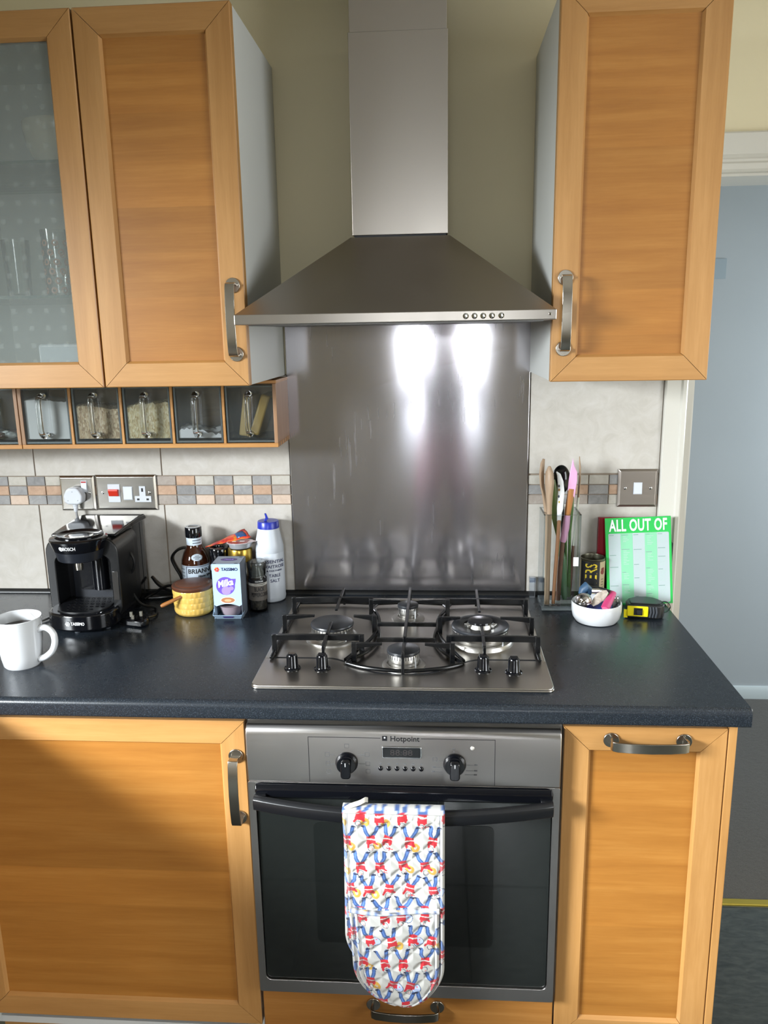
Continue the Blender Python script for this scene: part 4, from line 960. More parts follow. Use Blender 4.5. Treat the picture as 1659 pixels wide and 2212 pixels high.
a_ = -.255; mbx.v = [(CX+(.0621+c_+.34*z)*math.sin(a_+x/.0623), -.240-(.0621+c_+.34*z)*math.cos(a_+x/.0623), 1.1015+z) for x, z, c_ in mbx.v]; obj('logo_mark', mbx, INK_WHITE, hdn)
obj('nozzle', MB().lathe([(.0001, .0), (.0092, .0), (.0098, .004), (.0108, .030), (.0001, .030)], 24, (CX-.006, -.240, 1.036)), NICKEL, cm)
tc_ = MB().prism([(-.215, 1.1090), (-.215, 1.1150), (-.16, 1.1195), (-.06, 1.1235), (-.025, 1.1210), (-.016, 1.1140), (-.014, 1.1060)], CX-.079, CX+.078, 'X'); obj('top_cover', tc_, BLACK_GLOSS, cm, bevel=.007, seg=4, smooth=50)
tk = obj('water_tank', MB().prism(CP(rrect(-.078, .072, -.128, -.012, .018)), .908, 1.1080, 'Z'), TANKM, cm, bevel=.002, smooth=45)
obj('tank_seam', MB().box(CX+.0718, CX+.0726, -.050, -.0485, .912, 1.107), BLACK_MATT, tk, smooth=0)
obj('button_strip', MB().box(CX+.0695, CX+.0835, -.2365, -.2345, .960, 1.030), simple('button_strip_grey', '#2c2a28', .25), cm, bevel=.0008)
text('lettering', 'TASSIMO', .0100, INK_WHITE, cm, (CX+.010, -.3108, .9265), width=.0325, bold=.0002)
mb = MB()
for k in range(6):
    a = PI/3*k; mb.lathe([(.0016, 0), (.0026, 0), (.0026, .0003), (.0016, .0003), (.0016, 0)], 10, (math.cos(a)*.0032, math.sin(a)*.0032, 0), close=False)
mb.v = [(CX-.0135+x, -.3105-c_, .9265+z) for x, z, c_ in mb.v]; obj('logo_mark', mb, INK_WHITE, cm)
# its black plug lying on the worktop with the pins up, and the flex
bp_ = thing('black_plug', 'black plug lying on the worktop with its three pins up', 'plug', (-.642, -.245, .9))
obj('plug_body', MB().prism([(-.024, -.018), (.024, -.018), (.026, .004), (.016, .022), (-.016, .022), (-.026, .004)], 0, .017, 'Z').xf(Matrix.Translation((-.642, -.242, .9003)) @ Matrix.Rotation(-.25, 4, 'Z')), BLACK_GLOSS, bp_, bevel=.004, smooth=45)
PIN = simple('plated_pin', '#d2cfc2', .22, .8)
for x, y, h in ((-.654, -.250, .018), (-.646, -.262, .014), (-.632, -.246, .018)):
    p_ = obj('pin', MB().box(x-.0028, x+.0028, y-.0020, y+.0020, .9165, .9170+h), BLACK_SATIN, bp_, bevel=.0004, smooth=0); obj('pin_tip', MB().box(x-.0030, x+.0030, y-.0022, y+.0022, .9170+h*.35, .9172+h), PIN, p_, smooth=0)
FLEX = simple('black_flex', '#08090a', .35)
obj('flex', MB().tube(bez([(-.636, -.222, .909), (-.620, -.185, .9045), (-.640, -.135, .9045), (-.668, -.150, .9200), (-.686, -.160, .960), (-.690, -.160, .990), (-.676, -.160, 1.012), (-.672, -.160, 1.035), (-.680, -.158, 1.052), (-.693, -.150, 1.060)], 60), .0032, 8), FLEX, bp_)
cl = thing('black_cable', 'black cable looping up the tiles behind the sauce bottle', 'cable', (-.62, -.02, .9))
obj('loop', MB().tube(bez([(-.580, -.010, 1.022), (-.597, -.012, 1.026), (-.616, -.016, 1.018), (-.629, -.016, .999), (-.622, -.016, .976), (-.608, -.018, .950), (-.602, -.02, .925), (-.610, -.03, .9045), (-.645, -.05, .9040), (-.690, -.06, .904)], 60), .0036, 8), FLEX, cl)
obj('trailing_flex', MB().tube(bez([(-.690, -.008, .945), (-.672, -.020, .930), (-.655, -.028, .922), (-.630, -.034, .916), (-.600, -.040, .912), (-.57, -.10, .9045)], 40), .0034, 8), FLEX, cl)
obj('trailing_flex', MB().tube(bez([(-.585, -.060, .9280), (-.622, -.044, .934), (-.650, -.042, .926), (-.675, -.045, .911), (-.690, -.070, .904)], 40), .0034, 8), FLEX, cl)
# ================================================================ mug
mg = thing('mug', 'white mug of black tea at the left edge of the worktop', 'mug', (-.800, -.475, .9))
mx, my = -.803, -.4750
mp = [(.0001, .0030), (.030, .0010), (.0345, .0), (.0375, .004), (.0405, .022), (.0440, .055), (.0465, .100), (.0472, .1040), (.0462, .1050), (.0450, .1040), (.0425, .070), (.0380, .020), (.030, .012), (.0001, .011)]
obj('cup', MB().lathe(mp, 56, (mx, my, .9), close=False), WHITE_CERAMIC, mg)
hp = bez([(mx+.0400, my-.004, .978), (mx+.058, my-.004, .984), (mx+.073, my-.004, .974), (mx+.077, my-.004, .955), (mx+.070, my-.004, .934), (mx+.055, my-.004, .920), (mx+.0400, my-.004, .914)], 30)
obj('handle', MB().tube(hp, [.0068]*len(hp), 12), WHITE_CERAMIC, mg)
obj('tea', MB().lathe([(.0001, 0), (.0435, 0), (.0435, .0006), (.0001, .0006)], 48, (mx, my, .981)), simple('black_tea', '#241009', .04), mg)
obj('teabag_string', MB().tube([(mx-.006, my+.0462, 1.0045), (mx+.004, my+.0435, .998), (mx+.018, my+.036, .984)], .0007, 6), simple('cotton_string', '#d8dcd8', .8), mg)

# ================================================================ honey pot
hpz = thing('honey_pot', 'yellow ridged pot with a dark wooden lid and a spoon sticking out', 'pot', (-.5345, -.148, .9))
n, rows = 96, 40; vs = []; fs = []
for i in range(rows+1):
    z = .006+.058*i/rows
    for k in range(n):
        a = 2*PI*k/n; row = int(i/rows*3.999); fr = (i/rows*4) % 1
        r = .0460+.0030*(i/rows)+.0015*abs(math.sin((a*27)/2+(row % 2)*PI/2))*math.sin(PI*min(1, max(0, fr)))**.5
        vs.append((-.5345+r*math.cos(a), -.148+r*math.sin(a), .9+z))
for i in range(rows):
    for k in range(n): fs.append((i*n+k, i*n+(k+1) % n, (i+1)*n+(k+1) % n, (i+1)*n+k))
mb = MB().add(vs, fs); mb.lathe([(.0001, .0005), (.041, .0005), (.0430, .002), (.0460, .006)], n, (-.5345, -.148, .9), close=False)
YEL = NT('ochre_glaze'); YEL.set(col=lin('#d0ab58'), rough=.22, coat=.4); YEL = YEL.m
obj('pot_body', mb, YEL, hpz, smooth=60)
LID = wood('dark_walnut', '#4a2a1c', '#5c3524', '#6b4230', 'X', rough=.35)
obj('lid', MB().lathe([(.0001, .0640), (.0490, .0640), (.0505, .0660), (.0510, .0715), (.0495, .0735), (.0420, .0740), (.0400, .0758), (.0380, .0765), (.0001, .0768)], 56, (-.5345, -.148, .9), close=False), LID, hpz)
obj('spoon', MB().tube([(-.540, -.175, .957), (-.5495, -.1935, .9545), (-.568, -.2040, .9475), (-.589, -.2150, .9395), (-.5935, -.2170, .9375)], [.004, .0040, .0045, .0050, .0035], 12), wood('honey_spoon_wood', '#8a5526', '#9d6531', '#b0763e', 'X'), hpz)

# ================================================================ sauce bottle
sx_, sy_ = -.5520, -.0600
sbm = thing('dressing_bottle', 'brown dressing bottle with a white label and black cap behind the yellow pot', 'bottle', (sx_, sy_, .9))
SAUCE = NT('brown_dressing'); SAUCE.set(col=lin('#3a1c0e'), rough=.07, spec=.6); SAUCE = SAUCE.m
obj('glass_body', MB().lathe([(.0001, 0), (.0325, 0), (.0350, .003), (.0350, .100), (.0340, .112), (.0280, .130), (.0200, .143), (.0180, .152), (.0180, .170), (.0001, .170)], 48, (sx_, sy_, .9), close=False), SAUCE, sbm)
LBL = simple('pale_paper_label', '#c3cfda', .45)
def wrap_band(name, cx, cy, r, a0, a1, z0, z1, mat, parent, n=24, r2=None, th=.0004):
    vs = []; r2 = r2 or r
    for i in range(n+1):
        a = a0+(a1-a0)*i/n
        for rr, z in ((r, z0), (r2, z1), (r2+th, z1), (r+th, z0)): vs.append((cx+rr*math.sin(a), cy-rr*math.cos(a), z))
    fs = [(i*4+k, i*4+(k+1) % 4, (i+1)*4+(k+1) % 4, (i+1)*4+k) for i in range(n) for k in range(4)]+[(0,1,2,3), (n*4+3, n*4+2, n*4+1, n*4)]
    return obj(name, MB().add(vs, fs), mat, parent)
lb = wrap_band('label', sx_, sy_, .0351, -1.35, 2.0, .915, 1.001, LBL, sbm)
for z in (.9985, .920): wrap_band('label_border', sx_, sy_, .0356, -.40, 2.0, z-.0006, z+.0006, INK_BLUE, lb)
wrap_band('label_border', sx_, sy_, .0356, -.42, -.38, .920, .9985, INK_BLUE, lb, 2)
text('lettering', 'BRIANNAS', .0165, INK, lb, (0,0,0), wrap=(sx_, sy_, .0357, .83, .9865), width=.0780, bold=.0003)
text('lettering', 'Home Style', .0085, INK, lb, (0,0,0), wrap=(sx_, sy_, .0357, .95, .9735), width=.0380, shear=.3, bold=.0002)
CH = simple('dark_cherry_print', '#4a1020', .4)
for a_, z, r in ((.50, .958, .0075), (.86, .957, .0085), (1.22, .956, .0080)):
    mb = MB().lathe([(.0001, 0), (r, 0), (r, .0004), (.0001, .0004)], 18); mb.v = [(sx_+(.0356+c_)*math.sin(a_+x/.0356), sy_-(.0356+c_)*math.cos(a_+x/.0356), z+z_) for x, z_, c_ in mb.v]; obj('cherry_print', mb, CH, lb)
for k in range(7): wrap_band('small_print', sx_, sy_, .0353, -1.05, -.58, .990-k*.009, .9925-k*.009, simple('grey_print', '#7d8794', .5), lb, 4)
mb = MB()
for i in range(28): 
    a = 2*PI*i/28; mb.v.append((.0145*math.cos(a), .0085*math.sin(a), 0)); 
ring_n = 28
mb.v = [(0, 0, 0)]+[(x*k/4, y*k/4, 0) for k in (1, 2, 3, 4) for x, y, _ in mb.v]
mb.f = [(0, 1+i, 1+(i+1) % 28) for i in range(28)]+[(1+k*28+i, 1+(k+1)*28+i, 1+(k+1)*28+(i+1) % 28, 1+k*28+(i+1) % 28) for k in range(3) for i in range(28)]
def neck_r(z):
    return float(np.interp(z-.9, [.100, .112, .130, .143], [.0350, .0340, .0280, .0200]))+.0009
mb.v = [(sx_+neck_r(1.022+z)*math.sin(.45+x/.0318), sy_-neck_r(1.022+z)*math.cos(.45+x/.0318), 1.0220+z) for x, z, _ in mb.v]
nl = obj('neck_oval_label', mb, LBL, sbm, solid=.0004)
for k, w_ in ((.0035, .011), (0, .018), (-.0035, .010)):
    mb = MB(); z0 = k; 
    for i in range(9): 
        x = -w_/2+w_*i/8
        for zz in (z0-.0006, z0+.0006): mb.v.append((sx_+(neck_r(1.022+zz)+.0006)*math.sin(.45+x/.0318), sy_-(neck_r(1.022+zz)+.0006)*math.cos(.45+x/.0318), 1.0220+zz))
    mb.f = [(i*2, i*2+2, i*2+3, i*2+1) for i in range(8)]; obj('small_print', mb, INK, nl, solid=.0002)
nb = wrap_band('neck_label', sx_, sy_, .0186, -PI, PI, 1.0500, 1.0690, LBL, sbm, 40)
for z in (1.063, 1.056): wrap_band('small_print', sx_, sy_, .0190, .1, 1.3, z-.0010, z+.0010, simple('grey_ink', '#4a505a', .5), nb, 10)
obj('cap', MB().lathe([(.0205, .170), (.0208, .173), (.0208, .1935), (.0196, .1955), (.0001, .1960)], 36, (sx_, sy_, .9), close=False), BLACK_GLOSS, sbm)
obj('cap_top', MB().lathe([(.0125, .1960), (.0195, .1958), (.0195, .1966), (.0125, .1966), (.0125, .1960)], 36, (sx_, sy_, .9), close=False), simple('silver_print', '#b9bcc0', .3), sbm)

# ================================================================ black grinder, gold lidded jar, small bottle
gx, gy = -.4870, -.0690
gr = thing('salt_grinder', 'glass grinder with a black top behind the purple pod box', 'grinder', (gx, gy, .9))
obj('glass_body', MB().lathe([(.0001, 0), (.021, 0), (.0215, .003), (.0215, .088), (.0001, .088)], 32, (gx, gy, .9), close=False), simple('grey_salt_glass', '#56595a', .15), gr)
obj('collar', MB().lathe([(.0225, .086), (.0230, .088), (.0230, .098), (.0215, .100), (.0001, .100)], 32, (gx, gy, .9), close=False), simple('white_collar', '#a9b0b4', .25), gr)
obj('grinder_top', MB().lathe([(.0195, .100), (.0205, .104), (.0225, .120), (.0240, .128), (.0240, .141), (.0225, .144), (.016, .1445), (.0155, .142), (.0001, .142)], 36, (gx, gy, .9), close=False), BLACK_GLOSS, gr)
jx, jy = -.4330, -.0660
gj = thing('coffee_jar', 'jar with a gold lid behind the pod box', 'jar', (jx, jy, .9))
obj('glass_body', MB().lathe([(.0001, 0), (.028, 0), (.0295, .004), (.0295, .108), (.027, .112), (.0001, .112)], 40, (jx, jy, .9), close=False), simple('coffee_glass', '#2a1a10', .12), gj)
obj('lid', MB().lathe([(.0300, .110), (.0305, .112), (.0305, .139), (.0292, .142), (.0001, .1425)], 44, (jx, jy, .9), close=False), simple('gold_lid', '#a98b3e', .28, .9), gj)
tb = thing('small_glass_bottle', 'small pale glass bottle against the tiles behind the pods', 'bottle', (-.4640, -.0290, .9))
obj('glass_body', MB().lathe([(.0001, 0), (.0125, 0), (.013, .003), (.013, .118), (.0105, .125), (.0105, .142), (.0001, .142)], 24, (-.464, -.029, .9), close=False), simple('pale_bottle_glass', '#94979a', .1), tb)
# pod with a red lid lying on the gold lid
pd = thing('coffee_pod', 'silver coffee pod with a red printed lid on the gold jar lid', 'coffee pod', (jx, jy, 1.0427))
Mp = Matrix.Translation((jx+.003, jy-.004, 1.0440)) @ Matrix.Rotation(-.05, 4, 'X') @ Matrix.Rotation(-.03, 4, 'Y')
obj('cup', MB().lathe([(.0001, .0), (.0255, .0), (.0275, .003), (.0300, .0125), (.0345, .0135), (.0345, .0145), (.0001, .0145)], 40, close=False).xf(Mp), simple('silver_pod_plastic', '#b4b6bb', .25, .4), pd)
obj('lid_film', MB().prism([(p[0], p[1]) for p in arc(0, 0, .0330, .35, 2*PI-.35, 36)]+[(.044, 0)], .0146, .0150, 'Z').xf(Mp), simple('white_film', '#d2c2c4', .3), pd)
obj('red_print', MB().prism([(p[0]*.98-.003, p[1]) for p in arc(0, 0, .0290, .55, 2*PI-.55, 36)], .0150, .0153, 'Z').xf(Mp), simple('crimson_film', '#8c1620', .25), pd)
for x, y, w_, h_ in ((-.020, -.004, .010, .0022), (-.020, .001, .010, .0018), (-.001, -.001, .012, .006)): obj('print_mark', MB().box(x, x+w_, y, y+h_, .0153, .0155).xf(Mp), INK_WHITE, pd, smooth=0)
# red foil sachet
fo = thing('foil_sachet', 'red and orange foil sachet leaning across the jars', 'sachet', (-.465, -.05, 1.045))
A_, B_, C_, D_ = (-.5270, -.052, 1.0370), (-.4270, -.030, 1.0830), (-.4040, -.062, 1.0680), (-.5180, -.0705, 1.0455)
n1, n2 = 14, 6; vs = []; fs = []
for j in range(n2+1):
    for i in range(n1+1):
        u_, v_ = i/n1, j/n2; p = [(1-v_)*((1-u_)*A_[k]+u_*B_[k])+v_*((1-u_)*D_[k]+u_*C_[k]) for k in range(3)]
        p[2] += .004*math.sin(PI*u_)*math.sin(PI*v_)+.0012*math.sin(u_*23+v_*9); vs.append(tuple(p))
fs = [(j*(n1+1)+i, j*(n1+1)+i+1, (j+1)*(n1+1)+i+1, (j+1)*(n1+1)+i) for j in range(n2) for i in range(n1)]
FOIL = NT('orange_red_foil'); nz = FOIL.noise(FOIL.coord((1,1,1)), 45, 3, .6); FOIL.set(col=FOIL.ramp(nz, [(.35, lin('#9c1a1c')), (.5, lin('#c8402c')), (.66, lin('#b98a2a'))]), rough=.28); FOIL = FOIL.m
obj('foil', MB().add(vs, fs), FOIL, fo, solid=.0012)
vs2 = [(x, y-.0002, z+.0012) for (x, y, z) in vs]
obj('blue_panel', MB().add(vs2, [f for q, f in enumerate(fs) if (q % n1) >= n1-4 and (q % n1) < n1-1 and 0 < q//n1 < n2-1]), simple('blue_foil', '#2a4a78', .3), fo, solid=.0006)

# ================================================================ pod box
PBX = thing('pod_box', 'pale blue and purple carton of coffee pods with a torn open bottom', 'box', (-.4365, -.165, .9))
CARD = simple('pale_blue_card', '#a9c3da', .42); CARDS = simple('grey_card_side', '#6d7480', .5); PUR = simple('purple_print', '#6a4fb8', .4); PURD = simple('dark_purple_print', '#3c2a6e', .4); PURL = simple('light_purple_print', '#9d86d8', .4)
Mb = Matrix.Translation((-.4365, -.165, .9003)) @ Matrix.Rotation(.03, 4, 'Z')
w2, y0, y1, H = .0340, -.033, .033, .1380
front = [(-w2, .036)]+[(-w2+.006+(2*w2-.012)*i/12, .036+.006*math.sin(PI*i/12)-.004) for i in range(13)]+[(w2, .036), (w2, H), (-w2, H)]
fr_ = obj('front_panel', MB().prism(front, y0, y0+.0008, 'Y').xf(Mb), CARD, PBX, smooth=0)
obj('side_panel', MB().box(-w2, -w2+.0008, y0, y1, 0, H).xf(Mb), CARD, PBX, smooth=0); obj('side_panel', MB().box(w2-.0008, w2, y0+.0002, y1, 0, H).xf(Mb), CARDS, PBX, smooth=0)
obj('back_panel', MB().box(-w2, w2, y1-.0008, y1, 0, H).xf(Mb), CARDS, PBX, smooth=0)
tp = obj('top_panel', MB().box(-w2, w2, y0, y1, H-.0008, H).xf(Mb), simple('top_card', '#8a93a2', .45), PBX, smooth=0)
obj('top_print', MB().prism([(x*.85, y*.5+.004) for x, y in arc(0, 0, .024, 0, 2*PI, 25)[:-1]], H, H+.0003, 'Z').xf(Mb), PURD, tp, smooth=0)
for x, y in ((-w2+.006, y0+.004), (w2-.010, y0+.004), (w2-.010, y1-.008)): obj('slot', MB().prism([(x+.0045*math.cos(2*PI*i/12), y+.0022*math.sin(2*PI*i/12)) for i in range(12)], H, H+.0003, 'Z').xf(Mb), INK, tp, smooth=0)
obj('bottom_tray', MB().add([(-w2-.001, y0-.012, .013), (w2+.001, y0-.012, .013), (w2-.004, y0+.0, .0005), (-w2+.004, y0+.0, .0005), (w2-.002, y1, .0005), (-w2+.002, y1, .0005)], [(0,1,2,3), (3,2,4,5)]).xf(Mb), simple('tray_card', '#8fa5ba', .45), PBX, solid=.0010, smooth=0)
obj('tray_wing', MB().add([(w2+.001, y0-.012, .013), (w2+.0035, y0+.010, .018), (w2-.0005, y0+.010, .0005), (w2-.004, y0, .0005)], [(0,1,2,3)]).xf(Mb), MATS['tray_card'], PBX, solid=.0008, smooth=0)
obj('tray_wing', MB().add([(-w2-.001, y0-.012, .013), (-w2-.0035, y0+.010, .022), (-w2+.0005, y0+.010, .0005), (-w2+.004, y0, .0005)], [(0,1,2,3)]).xf(Mb), MATS['tray_card'], PBX, solid=.0008, smooth=0)
obj('tray_print', MB().add([(-.012, y0-.0098, .0092), (.014, y0-.0098, .0092), (.012, y0-.0055, .0046), (-.010, y0-.0055, .0046)], [(0,1,2,3)]).xf(Mb), PURD, PBX, solid=.0004, smooth=0)
po = obj('coffee_pod', MB().lathe([(.0001, .0), (.022, .0), (.0255, .010), (.0285, .0215), (.0300, .0225), (.0300, .0235), (.0001, .0235)], 40, (0, .0005, .0030), close=False).xf(Mb), simple('mauve_pod', '#8d8088', .35)); tag(po, 'mauve grey coffee pod showing in the open bottom of the purple carton', 'coffee pod')
Y0 = y0-.0002
drop = [(x, z) for x, z in arc(-.003, .083, .0225, .9, 2*PI+.1, 30)]+[(.0215, .0935), (.0225, .1010)]
obj('drop_print', MB().prism(drop, Y0-.0002, Y0+.0001, 'Y').xf(Mb), PUR, fr_, smooth=0)
obj('drop_glow', MB().prism(arc(-.002, .071, .011, 0, 2*PI, 21)[:-1], Y0-.0003, Y0-.0001, 'Y').xf(Mb), PURL, fr_, smooth=0)
cmb = lambda x, z: tuple(Mb @ Vector((x, Y0-.0003, z)))
text('lettering', 'Milka', .0225, INK_WHITE, fr_, cmb(-.0035, .0895), rz=.03, ry=.20, width=.0380, shear=.25, bold=.0006)
text('lettering', 'TASSIMO', .0105, INK_BLUE, fr_, cmb(.0085, .1240), rz=.03, width=.0395, bold=.0002)
for k, cl_ in enumerate(('#d8602c', '#c8343c', '#e08a3a', '#c8343c', '#d86a4a', '#b82a4c')):
    a = PI/3*k; mb = MB().lathe([(.0001, 0), (.0025, 0), (.0025, .0003), (.0001, .0003)], 10); mb.v = [(-.0215+math.cos(a)*.0036+x, Y0-.0002-c_, .1240+math.sin(a)*.0036+z) for x, z, c_ in mb.v]; obj('logo_petal', mb.xf(Mb), simple('petal_'+cl_[1:], cl_, .4), fr_)
for (rx_, rz_, z, m_, yy) in ((.0185, .0085, .0470, INK_WHITE, .0004), (.0165, .0070, .0475, simple('coffee_print', '#a8714a', .4), .0006), (.0085, .0034, .0470, simple('coffee_foam_print', '#cfa27a', .4), .0008)):
    obj('cup_print', MB().prism([(rx_*math.cos(2*PI*i/24)+.001, z+rz_*math.sin(2*PI*i/24)) for i in range(24)], Y0-yy, Y0, 'Y').xf(Mb), m_, fr_, smooth=0)
obj('cow_print', MB().prism([(.004, .079), (.010, .083), (.015, .081), (.017, .076), (.013, .072), (.006, .073)], Y0-.0005, Y0, 'Y').xf(Mb), PURL, fr_, smooth=0)
text('lettering', 'Milka', .008, PURL, tp, tuple(Mb @ Vector((0, .004, H+.0004))), rx=0, rz=.03, width=.022, shear=.25)

# ================================================================ peppercorn mill
qx, qy = -.3765, -.1300
pm = thing('peppercorn_mill', 'clear peppercorn mill with a grey label beside the salt', 'pepper mill', (qx, qy, .9))
PCORN = grain_mat('peppercorns', '#14130f', '#2c2a24', '#4a463a', 240)
obj('peppercorn_fill', MB().lathe([(.0001, .006), (.0195, .006), (.0195, .070), (.0001, .070)], 28, (qx, qy, .9), close=False), PCORN, pm)['kind'] = 'stuff'
obj('glass_body', MB().lathe([(.0001, 0), (.021, 0), (.0222, .002), (.0222, .084), (.0208, .088), (.0195, .090), (.0195, .0935)], 36, (qx, qy, .9), close=False), GLASS, pm)
lb = wrap_band('label', qx, qy, .0224, -1.5, 2.3, .930, .974, simple('taupe_label', '#5c5650', .5), pm, 28)
wrap_band('label_band', qx, qy, .0224, -1.5, 2.3, .9745, .984, INK, lb, 28); wrap_band('label_band', qx, qy, .0225, -1.5, 2.3, .9680, .9745, simple('cream_band', '#bdbab2', .5), lb, 28)
text('lettering', 'BLACK', .0150, INK, lb, (0,0,0), wrap=(qx, qy, .0229, .38, .9590), width=.0250, bold=.0003)
text('lettering', 'PEPPERCORNS', .0145, INK, lb, (0,0,0), wrap=(qx, qy, .0229, .50, .9450), width=.0480, bold=.0003)
text('lettering', 'WAITROSE', .0050, INK_WHITE, lb, (0,0,0), wrap=(qx, qy, .0229, .38, .9790), width=.0200)
text('lettering', 'COOKS INGREDIENTS', .0045, INK, lb, (0,0,0), wrap=(qx, qy, .0230, .42, .9713), width=.0280)
mb = MB(); n = 48; vs = []
prof = [(.0205, .0905), (.0212, .092), (.0218, .108), (.0228, .1100), (.0228, .1240), (.0215, .1265), (.0001, .1265)]
for r, z in prof:
    for k in range(n): a = 2*PI*k/n; rr = r+(.0005*(k % 2) if r > .0215 else 0); vs.append((qx+rr*math.cos(a), qy+rr*math.sin(a), .9+z))
mb.add(vs, [(i*n+k, i*n+(k+1) % n, (i+1)*n+(k+1) % n, (i+1)*n+k) for i in range(len(prof)-1) for k in range(n)])
obj('clear_cap', mb, thin_glass('clear_cap_plastic', (.80, .82, .80), .12, 1.5, 1.2), pm)
obj('grinder_core', MB().lathe([(.0001, .086), (.0165, .086), (.0165, .098), (.012, .105), (.012, .116), (.0001, .116)], 24, (qx, qy, .9), close=False), simple('grinder_core_grey', '#6f7270', .3), pm)

# ================================================================ salt bottle
zx, zy = -.3615, -.0470
st = thing('salt_bottle', 'white table salt bottle with a blue flip cap next to the splashback', 'bottle', (zx, zy, .9))
SALTP = NT('white_bottle_plastic'); SALTP.set(col=lin('#c4cad2'), rough=.38, sss=.0); SALTP = SALTP.m
obj('bottle_body', MB().lathe([(.0001, .001), (.031, .0), (.0355, .003), (.0372, .010), (.0372, .013), (.0365, .016), (.0362, .1275), (.0356, .1290), (.0360, .1305), (.0360, .142), (.0350, .149), (.0262, .192), (.0001, .192)], 56, (zx, zy, .9), close=False), SALTP, st)
BLUEC = simple('royal_blue_plastic', '#1f2f9e', .32)
cp = obj('cap', MB().lathe([(.0262, .1895), (.0275, .190), (.0266, .2065), (.0255, .2080), (.0001, .2085)], 44, (zx, zy, .9), close=False), BLUEC, st)
obj('flip_spout', MB().prism([(-.010, .208), (-.0040, .208), (.0020, .2145), (-.0030, .2275), (-.0075, .2275), (-.0052, .217)], -.003, .003, 'Y').xf(Matrix.Translation((zx, zy-.004, .9)) @ Matrix.Rotation(.2, 4, 'Z')), BLUEC, cp, bevel=.0006)
for s_, z, sz, w_ in (('ESSENTIAL', 1.0085, .0115, .0620), ('WAITROSE', .9955, .0115, .0610), ('& PARTNERS', .9850, .0055, .0420), ('TABLE', .9720, .0115, .0310), ('SALT', .9585, .0115, .0250)):
    text('lettering', s_, sz, INK_BLUE, st, (0,0,0), wrap=(zx, zy, .0367, .52, z), width=w_, bold=.0001)
# ================================================================ utensil vase
vx0, vx1, vy0, vy1 = .3185, .4060, -.1265, -.0390
vs_ = thing('glass_vase', 'square clear glass vase full of kitchen utensils', 'vase', ((vx0+vx1)/2, (vy0+vy1)/2, .9))
VG = thin_glass('vase_glass', (.99, .995, .995), .01, 1.35, .45)
mb = MB(); t_ = .0035
mb.box(vx0, vx1, vy0, vy0+.0005, .9, 1.140).box(vx0, vx1, vy1-.0005, vy1, .9, 1.140).box(vx0, vx0+.0005, vy0, vy1, .9, 1.140).box(vx1-.0005, vx1, vy0, vy1, .9, 1.140)
mb.box(vx0+t_, vx1-t_, vy0+t_, vy0+t_+.0004, .912, 1.140).box(vx0+t_, vx0+t_+.0004, vy0+t_, vy1-t_, .912, 1.140).box(vx1-t_-.0004, vx1-t_, vy0+t_, vy1-t_, .912, 1.140)
obj('glass_walls', mb, VG, vs_, smooth=0)
VB = thin_glass('vase_base_glass', (.92, .96, .98), .03, 1.5, 1.0, .16)
obj('thick_base', MB().box(vx0+.0006, vx1-.0006, vy0+.0006, vy1-.0006, .9003, .9115), VB, vs_, bevel=.002)
eg = MB()
for x, y in ((vx0, vy0), (vx1-t_, vy0), (vx0, vy1-t_), (vx1-t_, vy1-t_)): eg.box(x+.0004, x+t_-.0002, y+.0006, y+t_, .911, 1.1395)
for a in ((vx0, vx1, vy0, vy0+t_), (vx0, vx1, vy1-t_, vy1), (vx0, vx0+t_, vy0, vy1), (vx1-t_, vx1, vy0, vy1)): eg.box(a[0], a[1], a[2], a[3], 1.1385, 1.1402)
obj('glass_edges', eg, thin_glass('vase_edge_glass', (.88, .92, .94), .05, 1.5, .9), vs_, smooth=0)
obj('price_sticker', MB().box(.3905, .4025, vy0-.0005, vy0-.0001, 1.014, 1.036), INK_WHITE, vs_, smooth=0)
SPW = wood('pale_spoon_wood', '#8d7660', '#a58c72', '#b59e84', 'Z', rough=.6); TANW = wood('tan_handle_wood', '#9a6744', '#b07c56', '#bf8c66', 'Z', rough=.5)
DKW = wood('dark_handle_wood', '#5f4334', '#735444', '#846452', 'Z', rough=.5)
def flatloft(pts, widths, thick, wdir):
    return MB().strip(pts, widths, thick, wdir)
def taperloft(pts, ws, ts, wdir, n=12):
    """elliptic section loft"""
    P = [Vector(p) for p in pts]; W = Vector(wdir).normalized(); vs = []; fs = []; m = len(P)
    for i, p in enumerate(P):
        t = (P[min(i+1, m-1)]-P[max(i-1, 0)]).normalized(); nn = t.cross(W).normalized(); ww = nn.cross(t).normalized()
        for k in range(n): a = 2*PI*k/n; vs.append(p+ww*(ws[i]/2*math.cos(a))+nn*(ts[i]/2*math.sin(a)))
    for i in range(m-1):
        for k in range(n): fs.append((i*n+k, i*n+(k+1) % n, (i+1)*n+(k+1) % n, (i+1)*n+k))
    fs += [tuple(range(n-1, -1, -1)), tuple((m-1)*n+k for k in range(n))]
    return MB().add(vs, fs)
u1 = thing('wooden_spoon', 'worn wooden spoon seen edge on at the left back of the vase', 'wooden spoon', (.337, -.10, .913))
obj('spoon_body', taperloft([(.338, -.088, .914), (.3325, -.090, 1.02), (.3290, -.091, 1.13), (.3215, -.091, 1.18), (.3165, -.091, 1.205), (.3145, -.091, 1.235), (.3160, -.092, 1.258), (.3185, -.092, 1.268)], [.011, .011, .011, .013, .030, .042, .032, .010], [.0095, .0095, .0095, .009, .010, .011, .010, .006], (.25, 1, 0)), SPW, u1)
u2 = thing('wooden_spoon', 'pale wooden spoon with a thick handle at the front left of the vase', 'wooden spoon', (.331, -.11, .913))
